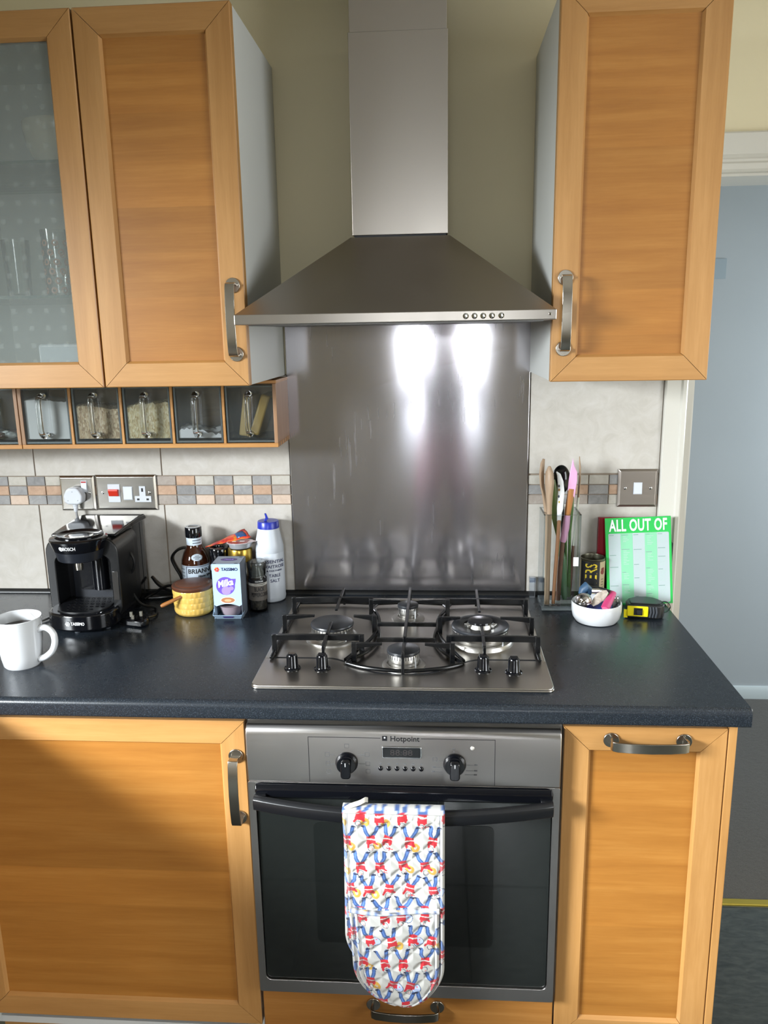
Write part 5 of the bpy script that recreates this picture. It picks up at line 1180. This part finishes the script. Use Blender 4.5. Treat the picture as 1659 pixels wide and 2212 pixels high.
obj('spoon_body', taperloft([(.3325, -.1140, .914), (.3320, -.1135, 1.00), (.3325, -.113, 1.10), (.3320, -.113, 1.16), (.3312, -.113, 1.185), (.3305, -.113, 1.215), (.3300, -.112, 1.240), (.3295, -.112, 1.2540)], [.0125, .0130, .0125, .0125, .016, .020, .017, .006], [.0120, .0120, .0115, .012, .020, .030, .024, .006], (1, .25, 0)), SPW, u2)
u3 = thing('black_ladle', 'black spoon with a large glossy bowl at the back of the vase', 'spoon', (.372, -.052, .913))
bl = MB().sphere((0,0,0), 1, 24, 14); bl.v = [(.3665+x*.0225, -.056+y*.010+.004*(x*x+z*z), 1.2110+z*.0360) for x, y, z in bl.v]
obj('bowl', bl, BLACK_GLOSS, u3)
obj('handle', taperloft([(.3830, -.0480, .9135), (.377, -.050, 1.05), (.3710, -.053, 1.16), (.3690, -.055, 1.185)], [.011, .010, .009, .010], [.007, .006, .006, .006], (1, 0, 0)), BLACK_SATIN, u3)
GREEN = NT('olive_green_nylon'); GREEN.set(col=lin('#4a5c22'), rough=.3); GREEN = GREEN.m; GREEN2 = simple('sage_green_handle', '#4d7350', .4)
u4 = thing('green_spatula', 'olive green spatula with a sage green handle in the vase', 'spatula', (.381, -.075, .913))
obj('blade', taperloft([(.3440, -.070, 1.214), (.3455, -.070, 1.190), (.3480, -.071, 1.150), (.3520, -.072, 1.120), (.3570, -.074, 1.085), (.3620, -.075, 1.065)], [.012, .022, .022, .016, .008, .007], [.003, .003, .003, .003, .004, .005], (1, .1, 0)), GREEN, u4)
obj('handle', taperloft([(.3605, -.0745, 1.070), (.366, -.075, 1.045), (.3725, -.076, 1.020), (.3740, -.0765, 1.00), (.3770, -.0775, .95), (.3800, -.0785, .925), (.3810, -.079, .9140)], [.007, .012, .0175, .0185, .0180, .0150, .010], [.007, .009, .011, .011, .011, .010, .008], (1, 0, 0)), GREEN2, u4)
u8 = thing('green_tongs', 'dark green tool with thin arms leaning right in the vase', 'kitchen tool', (.39, -.065, .913))
obj('arm', taperloft([(.3930, -.060, .914), (.392, -.060, 1.00), (.391, -.059, 1.08), (.3940, -.058, 1.14), (.3950, -.058, 1.175)], [.010, .008, .007, .009, .006], [.004]*5, (1, 0, 0)), simple('bottle_green_nylon', '#4a6a3a', .25), u8)
obj('arm', taperloft([(.3860, -.066, .9145), (.383, -.066, 1.00), (.381, -.064, 1.08), (.386, -.062, 1.12)], [.007, .006, .006, .005], [.004]*4, (1, 0, 0)), MATS['bottle_green_nylon'], u8)
u5 = thing('white_spatula', 'white printed spatula with a tan wooden handle in the vase', 'spatula', (.347, -.105, .913))
bl_ = obj('blade', taperloft([(.3480, -.100, 1.2385), (.3535, -.101, 1.232), (.3580, -.102, 1.215), (.3600, -.103, 1.190), (.3585, -.104, 1.150), (.3575, -.104, 1.139), (.3570, -.1045, 1.120)], [.003, .009, .014, .0160, .0155, .012, .0105], [.003, .003, .003, .003, .004, .007, .008], (1, .1, 0)), simple('white_silicone', '#dfe2e4', .4), u5)
for k, (x, z, cl_) in enumerate(((.3545, 1.205, '#3a3a44'), (.3550, 1.196, '#8a6a34'), (.3545, 1.180, '#404858'), (.3560, 1.166, '#b8a02c'), (.3555, 1.160, '#c8b030'), (.3550, 1.152, '#5a4a3a'))): obj('printed_motif', MB().sphere((x, -.1052, z), .0022, 8, 6, (1, .25, 1.6)), simple('motif_'+str(k), cl_, .5), bl_)
obj('handle', taperloft([(.3570, -.1050, 1.1225), (.3545, -.106, 1.05), (.3510, -.1075, .98), (.3485, -.109, .9135)], [.0088, .0092, .0088, .0082], [.0088, .0092, .0088, .0082], (1, 0, 0)), TANW, u5)
PINK = simple('pink_silicone', '#d8a4c8', .42)
u6 = thing('pink_spatula', 'pink silicone spatula with wooden neck standing tall in the vase', 'spatula', (.37, -.09, .913))
obj('blade', MB().prism([(.3865, 1.2700), (.3905, 1.2520), (.3980, 1.2360), (.3985, 1.2160), (.3955, 1.1930), (.3935, 1.1730), (.3830, 1.1890), (.3765, 1.1920), (.3785, 1.2180), (.3815, 1.2420)], -.0945, -.0905, 'Y'), PINK, u6, bevel=.0015, smooth=45)
obj('neck', taperloft([(.3855, -.0925, 1.196), (.3830, -.0920, 1.170), (.3800, -.0910, 1.145), (.3785, -.0905, 1.128)], [.015, .0165, .0160, .014], [.007, .009, .010, .010], (1, 0, 0)), wood('orange_neck_wood', '#8f5a2c', '#a46c38', '#b47c46', 'Z'), u6)
obj('grip', taperloft([(.3785, -.0905, 1.131), (.3760, -.0895, 1.10), (.3715, -.0885, 1.070), (.3700, -.088, 1.064)], [.0150, .0175, .0165, .014], [.012, .013, .012, .011], (1, 0, 0)), PINK, u6)
obj('handle', taperloft([(.3700, -.088, 1.066), (.3665, -.086, 1.00), (.3635, -.084, .9135)], [.011, .012, .011], [.009, .009, .009], (1, 0, 0)), DKW, u6)
u7 = thing('thin_spatula', 'thin wooden spatula with a white and tan shaft at the right of the vase', 'spatula', (.40, -.055, .913))
obj('blade', taperloft([(.4080, -.056, 1.2680), (.4100, -.056, 1.245), (.4105, -.056, 1.215), (.4095, -.056, 1.185), (.4090, -.056, 1.168)], [.003, .018, .024, .018, .010], [.002, .0042, .0050, .0050, .0060], (.05, 1, 0)), SPW, u7)
obj('white_shaft', taperloft([(.4090, -.056, 1.170), (.4050, -.055, 1.10), (.4020, -.054, 1.055), (.4010, -.054, 1.045)], [.0062, .0062, .0060, .006], [.0062, .0062, .0060, .006], (1, 0, 0)), simple('ivory_shaft', '#c9cdbf', .4), u7)
obj('shaft_end', taperloft([(.4010, -.054, 1.045), (.3990, -.053, .99), (.3975, -.051, .914)], [.007, .0085, .008], [.007, .0085, .008], (1, 0, 0)), DKW, u7)
cbx = thing('clear_plastic_case', 'small clear plastic case standing against the wall left of the vase', 'plastic case', (.3125, -.018, .9))
obj('case_body', MB().box(.3000, .3150, -.028, -.0135, .9003, .9500), thin_glass('frosted_case', (.84, .88, .93), .25, 1.6, 1.6), cbx, bevel=.001); obj('case_lid', MB().box(.2995, .3155, -.0285, -.0130, .9405, .9530), thin_glass('frosted_lid', (.75, .80, .88), .2, 1.6, 1.6), cbx, bevel=.001)

# ================================================================ tin
tx, ty = .4500, -.0560
tn = thing('seed_tin', 'open tin with yellow letters on a black label behind the white bowl', 'tin', (tx, ty, .9))
TINM = simple('dull_tin', '#6f6c5c', .32, .9)
obj('tin_body', MB().lathe([(.0001, .001), (.0285, .0), (.0300, .002), (.0295, .004), (.0295, .1130), (.0303, .1145), (.0303, .1170), (.0290, .1175), (.0285, .1150), (.0285, .020), (.0001, .020)], 48, (tx, ty, .9), close=False), TINM, tn)
lb = wrap_band('label', tx, ty, .0297, -PI, PI, .9055, 1.0110, simple('cream_tin_label', '#b5a684', .5), tn, 56)
bk = wrap_band('black_panel', tx, ty, .0301, -1.30, .42, .9055, 1.0110, INK, lb, 24)
def wrap_rot(s_, size, mat, parent, cx, cy, r, a0, zc, length, height):
    """lettering turned to read upwards round a cylinder"""
    cu = bpy.data.curves.new('l', 'FONT'); cu.body = s_; cu.size = size; cu.align_x = 'CENTER'; cu.align_y = 'CENTER'; cu.extrude = .0002; cu.offset = .0003; cu.resolution_u = 3
    t = bpy.data.objects.new('tmp', cu); COL.objects.link(t); dg = bpy.context.evaluated_depsgraph_get(); dg.update(); me = bpy.data.meshes.new_from_object(t.evaluated_get(dg)); bpy.data.objects.remove(t); bpy.data.curves.remove(cu)
    xs = [v.co.x for v in me.vertices]; ys = [v.co.y for v in me.vertices]; kx = length/(max(xs)-min(xs)); ky = height/(max(ys)-min(ys)); ym = (max(ys)+min(ys))/2
    off = ORG[parent.name]
    for v in me.vertices:
        x, y, z = v.co; a = a0-(y-ym)*ky/r; rr = r+z; v.co = Vector((cx+rr*math.sin(a)-off[0], cy-rr*math.cos(a)-off[1], zc+x*kx-off[2]))
    me.materials.clear(); o = link('lettering', me, mat, parent); ORG[o.name] = off; return o
wrap_rot('OWERS', .03, simple('yellow_print', '#d8bc2e', .45), bk, tx, ty, .0304, -.30, .9620, .0900, .0300)
for a_, z, r, cl_ in ((.74, .985, .0065, '#7a2c26'), (.82, .992, .0045, '#8c382e'), (.70, .992, .0040, '#6a2620')):
    mb = MB().lathe([(.0001, 0), (r, 0), (r, .0003), (.0001, .0003)], 12); mb.v = [(tx+(.0302+c_)*math.sin(a_+x/.0302), ty-(.0302+c_)*math.cos(a_+x/.0302), z+zz) for x, zz, c_ in mb.v]; obj('flower_print', mb, simple('flower_'+cl_[1:], cl_, .5), lb)
for k in range(7): wrap_band('small_print', tx, ty, .0302, .60+.03*(k % 2), .86, .966-k*.007, .9675-k*.007, simple('brown_print', '#5a4c3a', .5), lb, 5)

# ================================================================ bowl of odds and ends
bxc, byc = .4375, -.1860
bw = obj('white_bowl', MB().lathe([(.0001, .0040), (.040, .0030), (.043, .0), (.048, .002), (.0545, .012), (.0572, .026), (.0575, .044), (.0562, .0468), (.0545, .0462), (.0530, .042), (.0520, .024), (.046, .011), (.0001, .0090)], 64, (bxc, byc, .9), close=False), WHITE_CERAMIC)
tag(bw, 'round white bowl of kitchen odds and ends in front of the tin', 'bowl'); root_shift(bw, (bxc, byc, .9))
ball = thing('tea_infuser', 'shiny steel mesh tea ball on the left of the bowl', 'tea infuser', (.4050, -.2010, .930))
MIRROR = NT('mirror_steel'); MIRROR.set(col=lin('#c4c0c0'), metal=1.0, rough=.06); v_ = MIRROR.N('ShaderNodeTexVoronoi'); v_.inputs['Scale'].default_value = 420; MIRROR.L(MIRROR.coord(), v_.inputs['Vector']); MIRROR.bump(v_.outputs['Distance'], .35, .001); MIRROR = MIRROR.m
obj('mesh_ball', MB().sphere((.4050, -.2010, .9530), .0187, 32, 20), MIRROR, ball); 
rg = [(.4050+.0190*math.cos(a), -.2010+.0190*math.sin(a)*.95, .9530+.0035*math.sin(a)) for a in [2*PI*i/32 for i in range(33)]]; obj('seam_ring', MB().tube(rg, .0009, 6), CHROME, ball)
o = thing('blue_stopper', 'dark blue rubber stopper at the back of the white bowl', 'stopper', (.415, -.166, .95)); obj('stopper_body', taperloft([(.4020, -.170, .958), (.4080, -.168, .968), (.4150, -.166, .975), (.4210, -.164, .968), (.4250, -.163, .955)], [.010, .020, .024, .020, .008], [.012, .022, .026, .022, .010], (0, 0, 1)), simple('slate_blue_rubber', '#2c4a66', .5), o)
o = thing('shell_spoon', 'mother of pearl shell scoop leaning in the white bowl', 'scoop', (.445, -.198, .945)); obj('scoop_body', taperloft([(.4240, -.2060, .9430), (.4310, -.2040, .9510), (.4420, -.2000, .9620), (.4530, -.1970, .9700), (.4590, -.1950, .9735)], [.006, .016, .022, .016, .008], [.0025, .003, .0035, .003, .0025], (.45, -.35, -.8)), stone('shell', '#8f8478', '#b3a89c', '#cfc8c0', .25, 60, .2), o)
o = thing('pink_clip', 'bright pink ribbed rubber tube in the white bowl', 'rubber tube', (.455, -.20, .93)); 
PT = NT('hot_pink_rubber'); wv_ = PT.N('ShaderNodeTexWave'); wv_.inputs['Scale'].default_value = 260; PT.L(PT.coord(), wv_.inputs['Vector']); PT.set(col=lin('#c23a70'), rough=.45); PT.bump(wv_.outputs[0], .4, .0006); PT = PT.m
mbp = taperloft([(.4500, -.2250, .9430), (.4560, -.2130, .9490), (.4650, -.1990, .9570), (.4735, -.1850, .9640), (.4765, -.1790, .9660)], [.021, .020, .018, .0165, .014], [.0110, .0110, .0110, .0110, .008], (1, .5, .1), 18); obj('tube_body', mbp, PT, o)
obj('tube_mouth', taperloft([(.4498, -.2262, .9428), (.4502, -.2246, .9431)], [.0165, .0165], [.0070, .0070], (1, .5, .1), 16), simple('pale_pink', '#d8688e', .5), o)
o = thing('blue_pastry_cutter', 'royal blue round pastry cutter lying inside the white bowl', 'pastry cutter', (.44, -.20, .912)); obj('lid_body', MB().lathe([(.0001, 0), (.034, 0), (.0355, .002), (.0355, .010), (.033, .0115), (.0001, .011)], 36).xf(Matrix.Translation((.4400, -.1900, .9240)) @ Matrix.Rotation(.12, 4, 'X')), simple('royal_blue_lid', '#1c2a9c', .35), o, smooth=40)
o = thing('black_scissors', 'black handled metal opener at the back of the white bowl', 'opener', (.455, -.152, .95))
obj('blade', taperloft([(.4270, -.162, .9650), (.4450, -.158, .9620), (.4650, -.153, .9570)], [.010, .013, .010], [.003, .003, .003], (0, .4, 1)), CHROME, o)
obj('grip', taperloft([(.4280, -.150, .9710), (.4450, -.149, .9680), (.4640, -.148, .9620), (.4800, -.150, .9560), (.4840, -.156, .9490)], [.006, .007, .008, .010, .010], [.005, .006, .007, .009, .008], (0, 1, 0)), BLACK_SATIN, o)
o = thing('clear_sachet', 'crumpled clear plastic sachet at the right side of the bowl', 'sachet', (.482, -.185, .93))
vs = []; n = 8; rnd = random.Random(3)
for j in range(n+1):
    for i in range(n+1): vs.append((.4700+.020*i/n+rnd.uniform(-.001, .001), -.2050+.040*i/n*.5+.006*j/n+rnd.uniform(-.002, .002), .9320+.026*j/n+rnd.uniform(-.001, .001)))
obj('film', MB().add(vs, [(j*(n+1)+i, j*(n+1)+i+1, (j+1)*(n+1)+i+1, (j+1)*(n+1)+i) for j in range(n) for i in range(n)]), thin_glass('crinkled_film', (.82, .84, .82), .15, 1.6, 1.8), o, solid=.0005)

# ================================================================ pad, books, tape measure
rb = obj('red_book', MB().box(.4690, .6050, -.0135, -.0020, .9098, 1.1060), simple('crimson_cover', '#8c1222', .35), bevel=.001); tag(rb, 'crimson book standing against the tiles behind the shopping pad', 'book'); root_shift(rb, (.537, -.008, .9098))
bb = obj('black_notebook', MB().box(.5500, .6490, -.0345, -.0260, .9003, 1.0470), simple('black_cover', '#141416', .4), bevel=.001); tag(bb, 'black notebook peeping out to the right of the shopping pad', 'notebook'); root_shift(bb, (.60, -.03, .9003))
pdn = thing('shopping_pad', 'bright green and white tear-off shopping list pad headed in capitals', 'notepad', (.5655, -.075, .9))
PW, PH = .1590, .2160
Mpad = Matrix.Translation((.5660, -.0760, .9012)) @ Matrix.Rotation(-.160, 4, 'X') @ Matrix.Rotation(-.040, 4, 'Y')
PG = simple('vivid_green_print', '#18ae48', .5); PWH = simple('pad_white', '#abb8ba', .55); PLG = simple('pale_green_column', '#7fc29b', .55); PTX = simple('grey_green_print', '#7d9a92', .6)
brd = obj('board', MB().box(-PW/2, PW/2, 0, .0045, 0, PH).xf(Mpad), PG, pdn, bevel=.0006, smooth=0)
obj('sheet', MB().prism(rrect(-PW/2+.0070, PW/2-.0060, .004, PH-.0385, .003), -.0004, .0002, 'Y').xf(Mpad), PWH, brd, smooth=0)
cw = (PW-.0130)/5; X0 = -PW/2+.0070
for k in (1, 3): obj('column', MB().box(X0+k*cw, X0+(k+1)*cw, -.0006, -.0003, .004, PH-.0390).xf(Mpad), PLG, brd, smooth=0)
rnd = random.Random(21); lines = MB(); heads = MB()
for k in range(5):
    z = PH-.0420
    while z > .012:
        heads.box(X0+k*cw+.002, X0+k*cw+.002+rnd.uniform(.009, .020), -.0009, -.0005, z-.0016, z)
        for q in range(rnd.randint(3, 11)):
            z -= .0041
            if z < .012: break
            lines.box(X0+k*cw+.006, X0+k*cw+.006+rnd.uniform(.005, .016), -.0009, -.0005, z-.0011, z)
        z -= rnd.uniform(.008, .020)
obj('printed_lines', lines.xf(Mpad), simple('pale_print', '#a9bdb8', .6), brd, smooth=0); obj('printed_headings', heads.xf(Mpad), PTX, brd, smooth=0)
tt = text('lettering', 'ALL OUT OF', .0300, INK_WHITE, pdn, (0, 0, 0), rx=0, bold=.0007, width=.1400, spacing=1.06, ext=.0002)
for v in tt.data.vertices:
    q = v.co+Vector(ORG[pdn.name]); v.co = Mpad @ Vector((q.x, -.0004-q.z, PH-.0205+q.y*1.34))-Vector(ORG[pdn.name])
tm = thing('tape_measure', 'black and yellow tape measure lying on its side at the end of the worktop', 'tape measure', (.557, -.155, .9))
Mt = Matrix.Translation((.5570, -.1510, .9004)) @ Matrix.Rotation(-.16, 4, 'Z') @ Matrix.Rotation(.03, 4, 'X')
body = [(-.042, -.030), (.030, -.030), (.040, -.024), (.044, -.010), (.040, .010), (.026, .024), (.004, .030), (-.022, .027), (-.038, .014), (-.044, -.004)]
RB = simple('black_rubber', '#121315', .45)
obj('case', MB().prism(body, .002, .0360, 'Z').xf(Mt), RB, tm, bevel=.004, seg=3, smooth=50)
obj('belt_side', MB().prism([(x*.80, y*.80) for x, y in body], .0355, .0385, 'Z').xf(Mt), BLACK_SATIN, tm, bevel=.001)
YT = simple('safety_yellow', '#e6d414', .35)
yp = obj('yellow_front', MB().box(-.0415, .006, -.0325, -.026, .0075, .0330).xf(Mt), YT, tm, bevel=.002)
obj('lock_recess', MB().box(-.0265, -.0070, -.0330, -.0320, .0115, .0290).xf(Mt), INK, yp, smooth=0); obj('lock_button', MB().box(-.0205, -.0080, -.0375, -.0325, .0125, .0265).xf(Mt), BLACK_GLOSS, yp, bevel=.001)
for k, x in enumerate((.010, .0165, .023)): obj('grip_rib', MB().tube([(x, -.0300, .007), (x+.0020, -.0316, .020), (x, -.0300, .033)], .0026, 8).xf(Mt), simple('grey_rubber_rib', '#2c3036', .5), tm)
obj('blade_end', MB().box(-.0485, -.040, -.030, -.0275, .0030, .0230).xf(Mt), YT, tm, smooth=0)
obj('wrist_strap', MB().strip([tuple(Mt @ Vector(p)) for p in bez([(.030, -.004, .030), (.040, -.002, .0370), (.052, .000, .0350), (.058, .001, .0240), (.052, .002, .0130), (.042, .002, .0080)], 24)], .006, .0014, tuple(Mt.to_3x3() @ Vector((0, 1, 0)))), BLACK_SATIN, tm)

# ================================================================ crockery in the glass cabinet
CREAMC = simple('cream_ceramic', '#ece8d6', .2)
bwl = obj('serving_bowl', MB().lathe([(.0001, .004), (.028, .0), (.034, .004), (.058, .034), (.069, .064), (.0720, .082), (.0735, .086), (.0740, .104), (.0720, .106), (.0700, .102), (.0690, .084), (.054, .040), (.028, .012), (.0001, .011)], 48, (-.750, -.170, 1.9133), close=False), CREAMC); tag(bwl, 'cream ceramic bowl on the upper glass shelf', 'bowl'); root_shift(bwl, (-.750, -.170, 1.9133))
TUM = thin_glass('tumbler_glass', (.96, .98, .975), .02, 1.45, 1.6); ORN = simple('orange_pattern', '#b4703c', .4)
def tumbler(x, y, r, h, label, pattern=False):
    t = thing('tumbler', label, 'glass', (x, y, 1.6543), 'tumblers on the lower glass shelf')
    obj('glass_body', MB().lathe([(.0001, .002), (r*.80, .0), (r*.84, .004), (r, h), (r*.96, h), (r*.80, .010), (.0001, .010)], 36, (x, y, 1.6543), close=False), TUM, t)
    if pattern:
        mb = MB()
        for j in range(6):
            for k in range(8):
                a = 2*PI*(k+.5*(j % 2))/8; rr = r*(.86+.13*(j+1)/7)+.0006; cz = 1.6543+.016+j*(h-.045)/5
                b = len(mb.v); mb.lathe([(.0035, 0), (.0072, 0), (.0072, .0004), (.0035, .0004), (.0035, 0)], 14, close=False)
                mb.v[b:] = [(x+(rr+c_)*math.sin(a+u_/rr), y-(rr+c_)*math.cos(a+u_/rr), cz+w_) for u_, w_, c_ in mb.v[b:]]
        obj('ring_pattern', mb, ORN, t)
tumbler(-.776, -.185, .031, .145, 'orange patterned glass on the lower glass shelf', True)
tumbler(-.690, -.215, .031, .145, 'orange patterned glass half hidden by the cabinet door frame', True)
tumbler(-.866, -.190, .030, .125, 'plain tall glass beside the orange patterned one'); tumbler(-.925, -.250, .030, .120, 'plain glass furthest left on the lower shelf')
bx_ = thing('lattice_dish', 'pale blue lattice patterned dish on the floor of the glass cabinet', 'dish', (-.70, -.22, 1.4843))
LAT = NT('lattice_white'); wv_ = LAT.N('ShaderNodeTexBrick'); LAT.L(LAT.coord((30, 30, 30), rot=(0, .785, 0)), wv_.inputs['Vector']); wv_.inputs['Color1'].default_value = (.80, .84, .88, 1); wv_.inputs['Color2'].default_value = (.74, .79, .84, 1); wv_.inputs['Mortar'].default_value = (.45, .52, .58, 1); LAT.set(col=wv_.outputs[0], rough=.4); LAT = LAT.m
obj('dish_body', MB().box(-.790, -.640, -.29, -.12, 1.4843, 1.555), LAT, bx_, bevel=.006, smooth=40)
# ================================================================ the photographer (seen only as a blurred reflection in the steel)
def build_person():
    P = thing('person', 'person in dark top and dusky red skirt holding up a phone, facing the hob', 'person', (.10, -2.45, 0))
    px, py = .10, -2.45
    J = []; E = []; R = []
    def v(x, y, z, r, ry=None, par=None):
        J.append((x, y, z)); R.append((r, ry or r)); i = len(J)-1
        if par is not None: E.append((par, i))
        return i
    pel = v(px, py, .95, .135, .105); sp = v(px, py, 1.10, .115, .085, pel); ch = v(px, py+.005, 1.27, .145, .095, sp); nb = v(px, py+.01, 1.40, .075, .06, ch); nk = v(px, py+.02, 1.46, .048, .048, nb)
    h1 = v(px, py+.045, 1.525, .066, .078, nk); h2 = v(px, py+.04, 1.60, .074, .086, h1); v(px, py+.03, 1.665, .050, .060, h2)
    for s in (-1, 1):
        hip = v(px+s*.085, py, .90, .092, .092, pel); kn = v(px+s*.095, py+.01, .50, .058, .058, hip); an = v(px+s*.10, py-.01, .09, .038, .038, kn); he = v(px+s*.10, py+.02, .05, .040, .035, an); v(px+s*.115, py+.15, .035, .036, .026, he)
        sh = v(px+s*.165, py+.005, 1.355, .058, .055, ch); el = v(px+s*.215, py+.13, 1.16, .042, .042, sh); wr = v(.07+s*.085, -2.085, 1.435, .027, .024, el); pa = v(.07+s*.068, -2.045, 1.500, .030, .020, wr)
        kx = .07+s*.050
        for k, (dz, ln) in enumerate(((.052, .030), (.034, .034), (.016, .033), (-.002, .026))):
            a = v(.07+s*.062, -2.028, 1.505+dz*.55, .0095, .0095, pa); b = v(.07+s*.054, -2.016, 1.520+dz, .0088, .0088, a); v(.07+s*.054-s*ln*.7, -2.013, 1.522+dz, .0080, .0080, b)
        t1 = v(.07+s*.062, -2.045, 1.475, .0105, .0105, pa); v(.07+s*.040, -2.040, 1.480, .0090, .0090, t1)
    me = bpy.data.meshes.new('body'); off = ORG[P.name]
    me.from_pydata([(a-off[0], b-off[1], c_-off[2]) for a, b, c_ in J], E, [])
    o = bpy.data.objects.new('tmp', me); COL.objects.link(o)
    o.modifiers.new('skin', 'SKIN'); o.modifiers.new('sub', 'SUBSURF').levels = 2
    for i, sv in enumerate(me.skin_vertices[0].data): sv.radius = R[i]; sv.use_root = (i == 0)
    dg = bpy.context.evaluated_depsgraph_get(); dg.update()
    m2 = bpy.data.meshes.new_from_object(o.evaluated_get(dg)); bpy.data.objects.remove(o)
    m2.name = 'body'; m2.materials.clear()
    for m_ in (simple('skin_tone', '#b98a72', .5), simple('dark_navy_jersey', '#20222c', .8), simple('dusky_red_cloth', '#8e2f45', .8), simple('dark_leggings', '#24242a', .8), simple('black_shoes', '#121214', .5)): m2.materials.append(m_)
    for p in m2.polygons:
        c_ = p.center; z = c_.z+off[2]; y = c_.y+off[1]; p.use_smooth = True
        if y > -2.16 and z > 1.3: p.material_index = 0
        elif z > 1.425: p.material_index = 0
        elif z > 1.03: p.material_index = 1
        elif z > .72: p.material_index = 2
        elif z > .08: p.material_index = 3
        else: p.material_index = 4
    b = bpy.data.objects.new('body', m2); COL.objects.link(b); b.parent = P; ORG[b.name] = off
    hair = MB().sphere((px, py+.018, 1.605), .098, 24, 16, (.92, 1.0, 1.0)); hair.v = [(x, y if y < py+.075 else py+.075+(y-py-.075)*.2, z) for x, y, z in hair.v]
    hair.tube([(px, py-.055, 1.62), (px, py-.075, 1.52), (px, py-.070, 1.40)], [.070, .075, .045], 14)
    HR = simple('dark_brown_hair', '#241812', .6); obj('hair', hair, HR, P)
    for s in (-1, 1):
        obj('eye', MB().sphere((px+s*.030, py+.122, 1.580), .011, 10, 8), simple('eye_white', '#e0dcd8', .2), P); obj('ear', MB().sphere((px+s*.078, py+.035, 1.565), .020, 10, 8, (.35, .7, 1)), MATS['skin_tone'], P)
    obj('nose', MB().sphere((px, py+.132, 1.555), .014, 10, 8, (.8, 1, 1.4)), MATS['skin_tone'], P); obj('mouth', MB().sphere((px, py+.122, 1.522), .018, 10, 8, (1, .4, .3)), simple('lips', '#8c4a48', .4), P)
    ph = thing('phone', 'black phone held up by the photographer', 'phone', (.07, -2.0, 1.49)); obj('phone_body', MB().prism(rrect(.032, .108, 1.490, 1.640, .010), -2.012, -2.003, 'Y'), BLACK_GLOSS, ph, bevel=.001)
build_person()
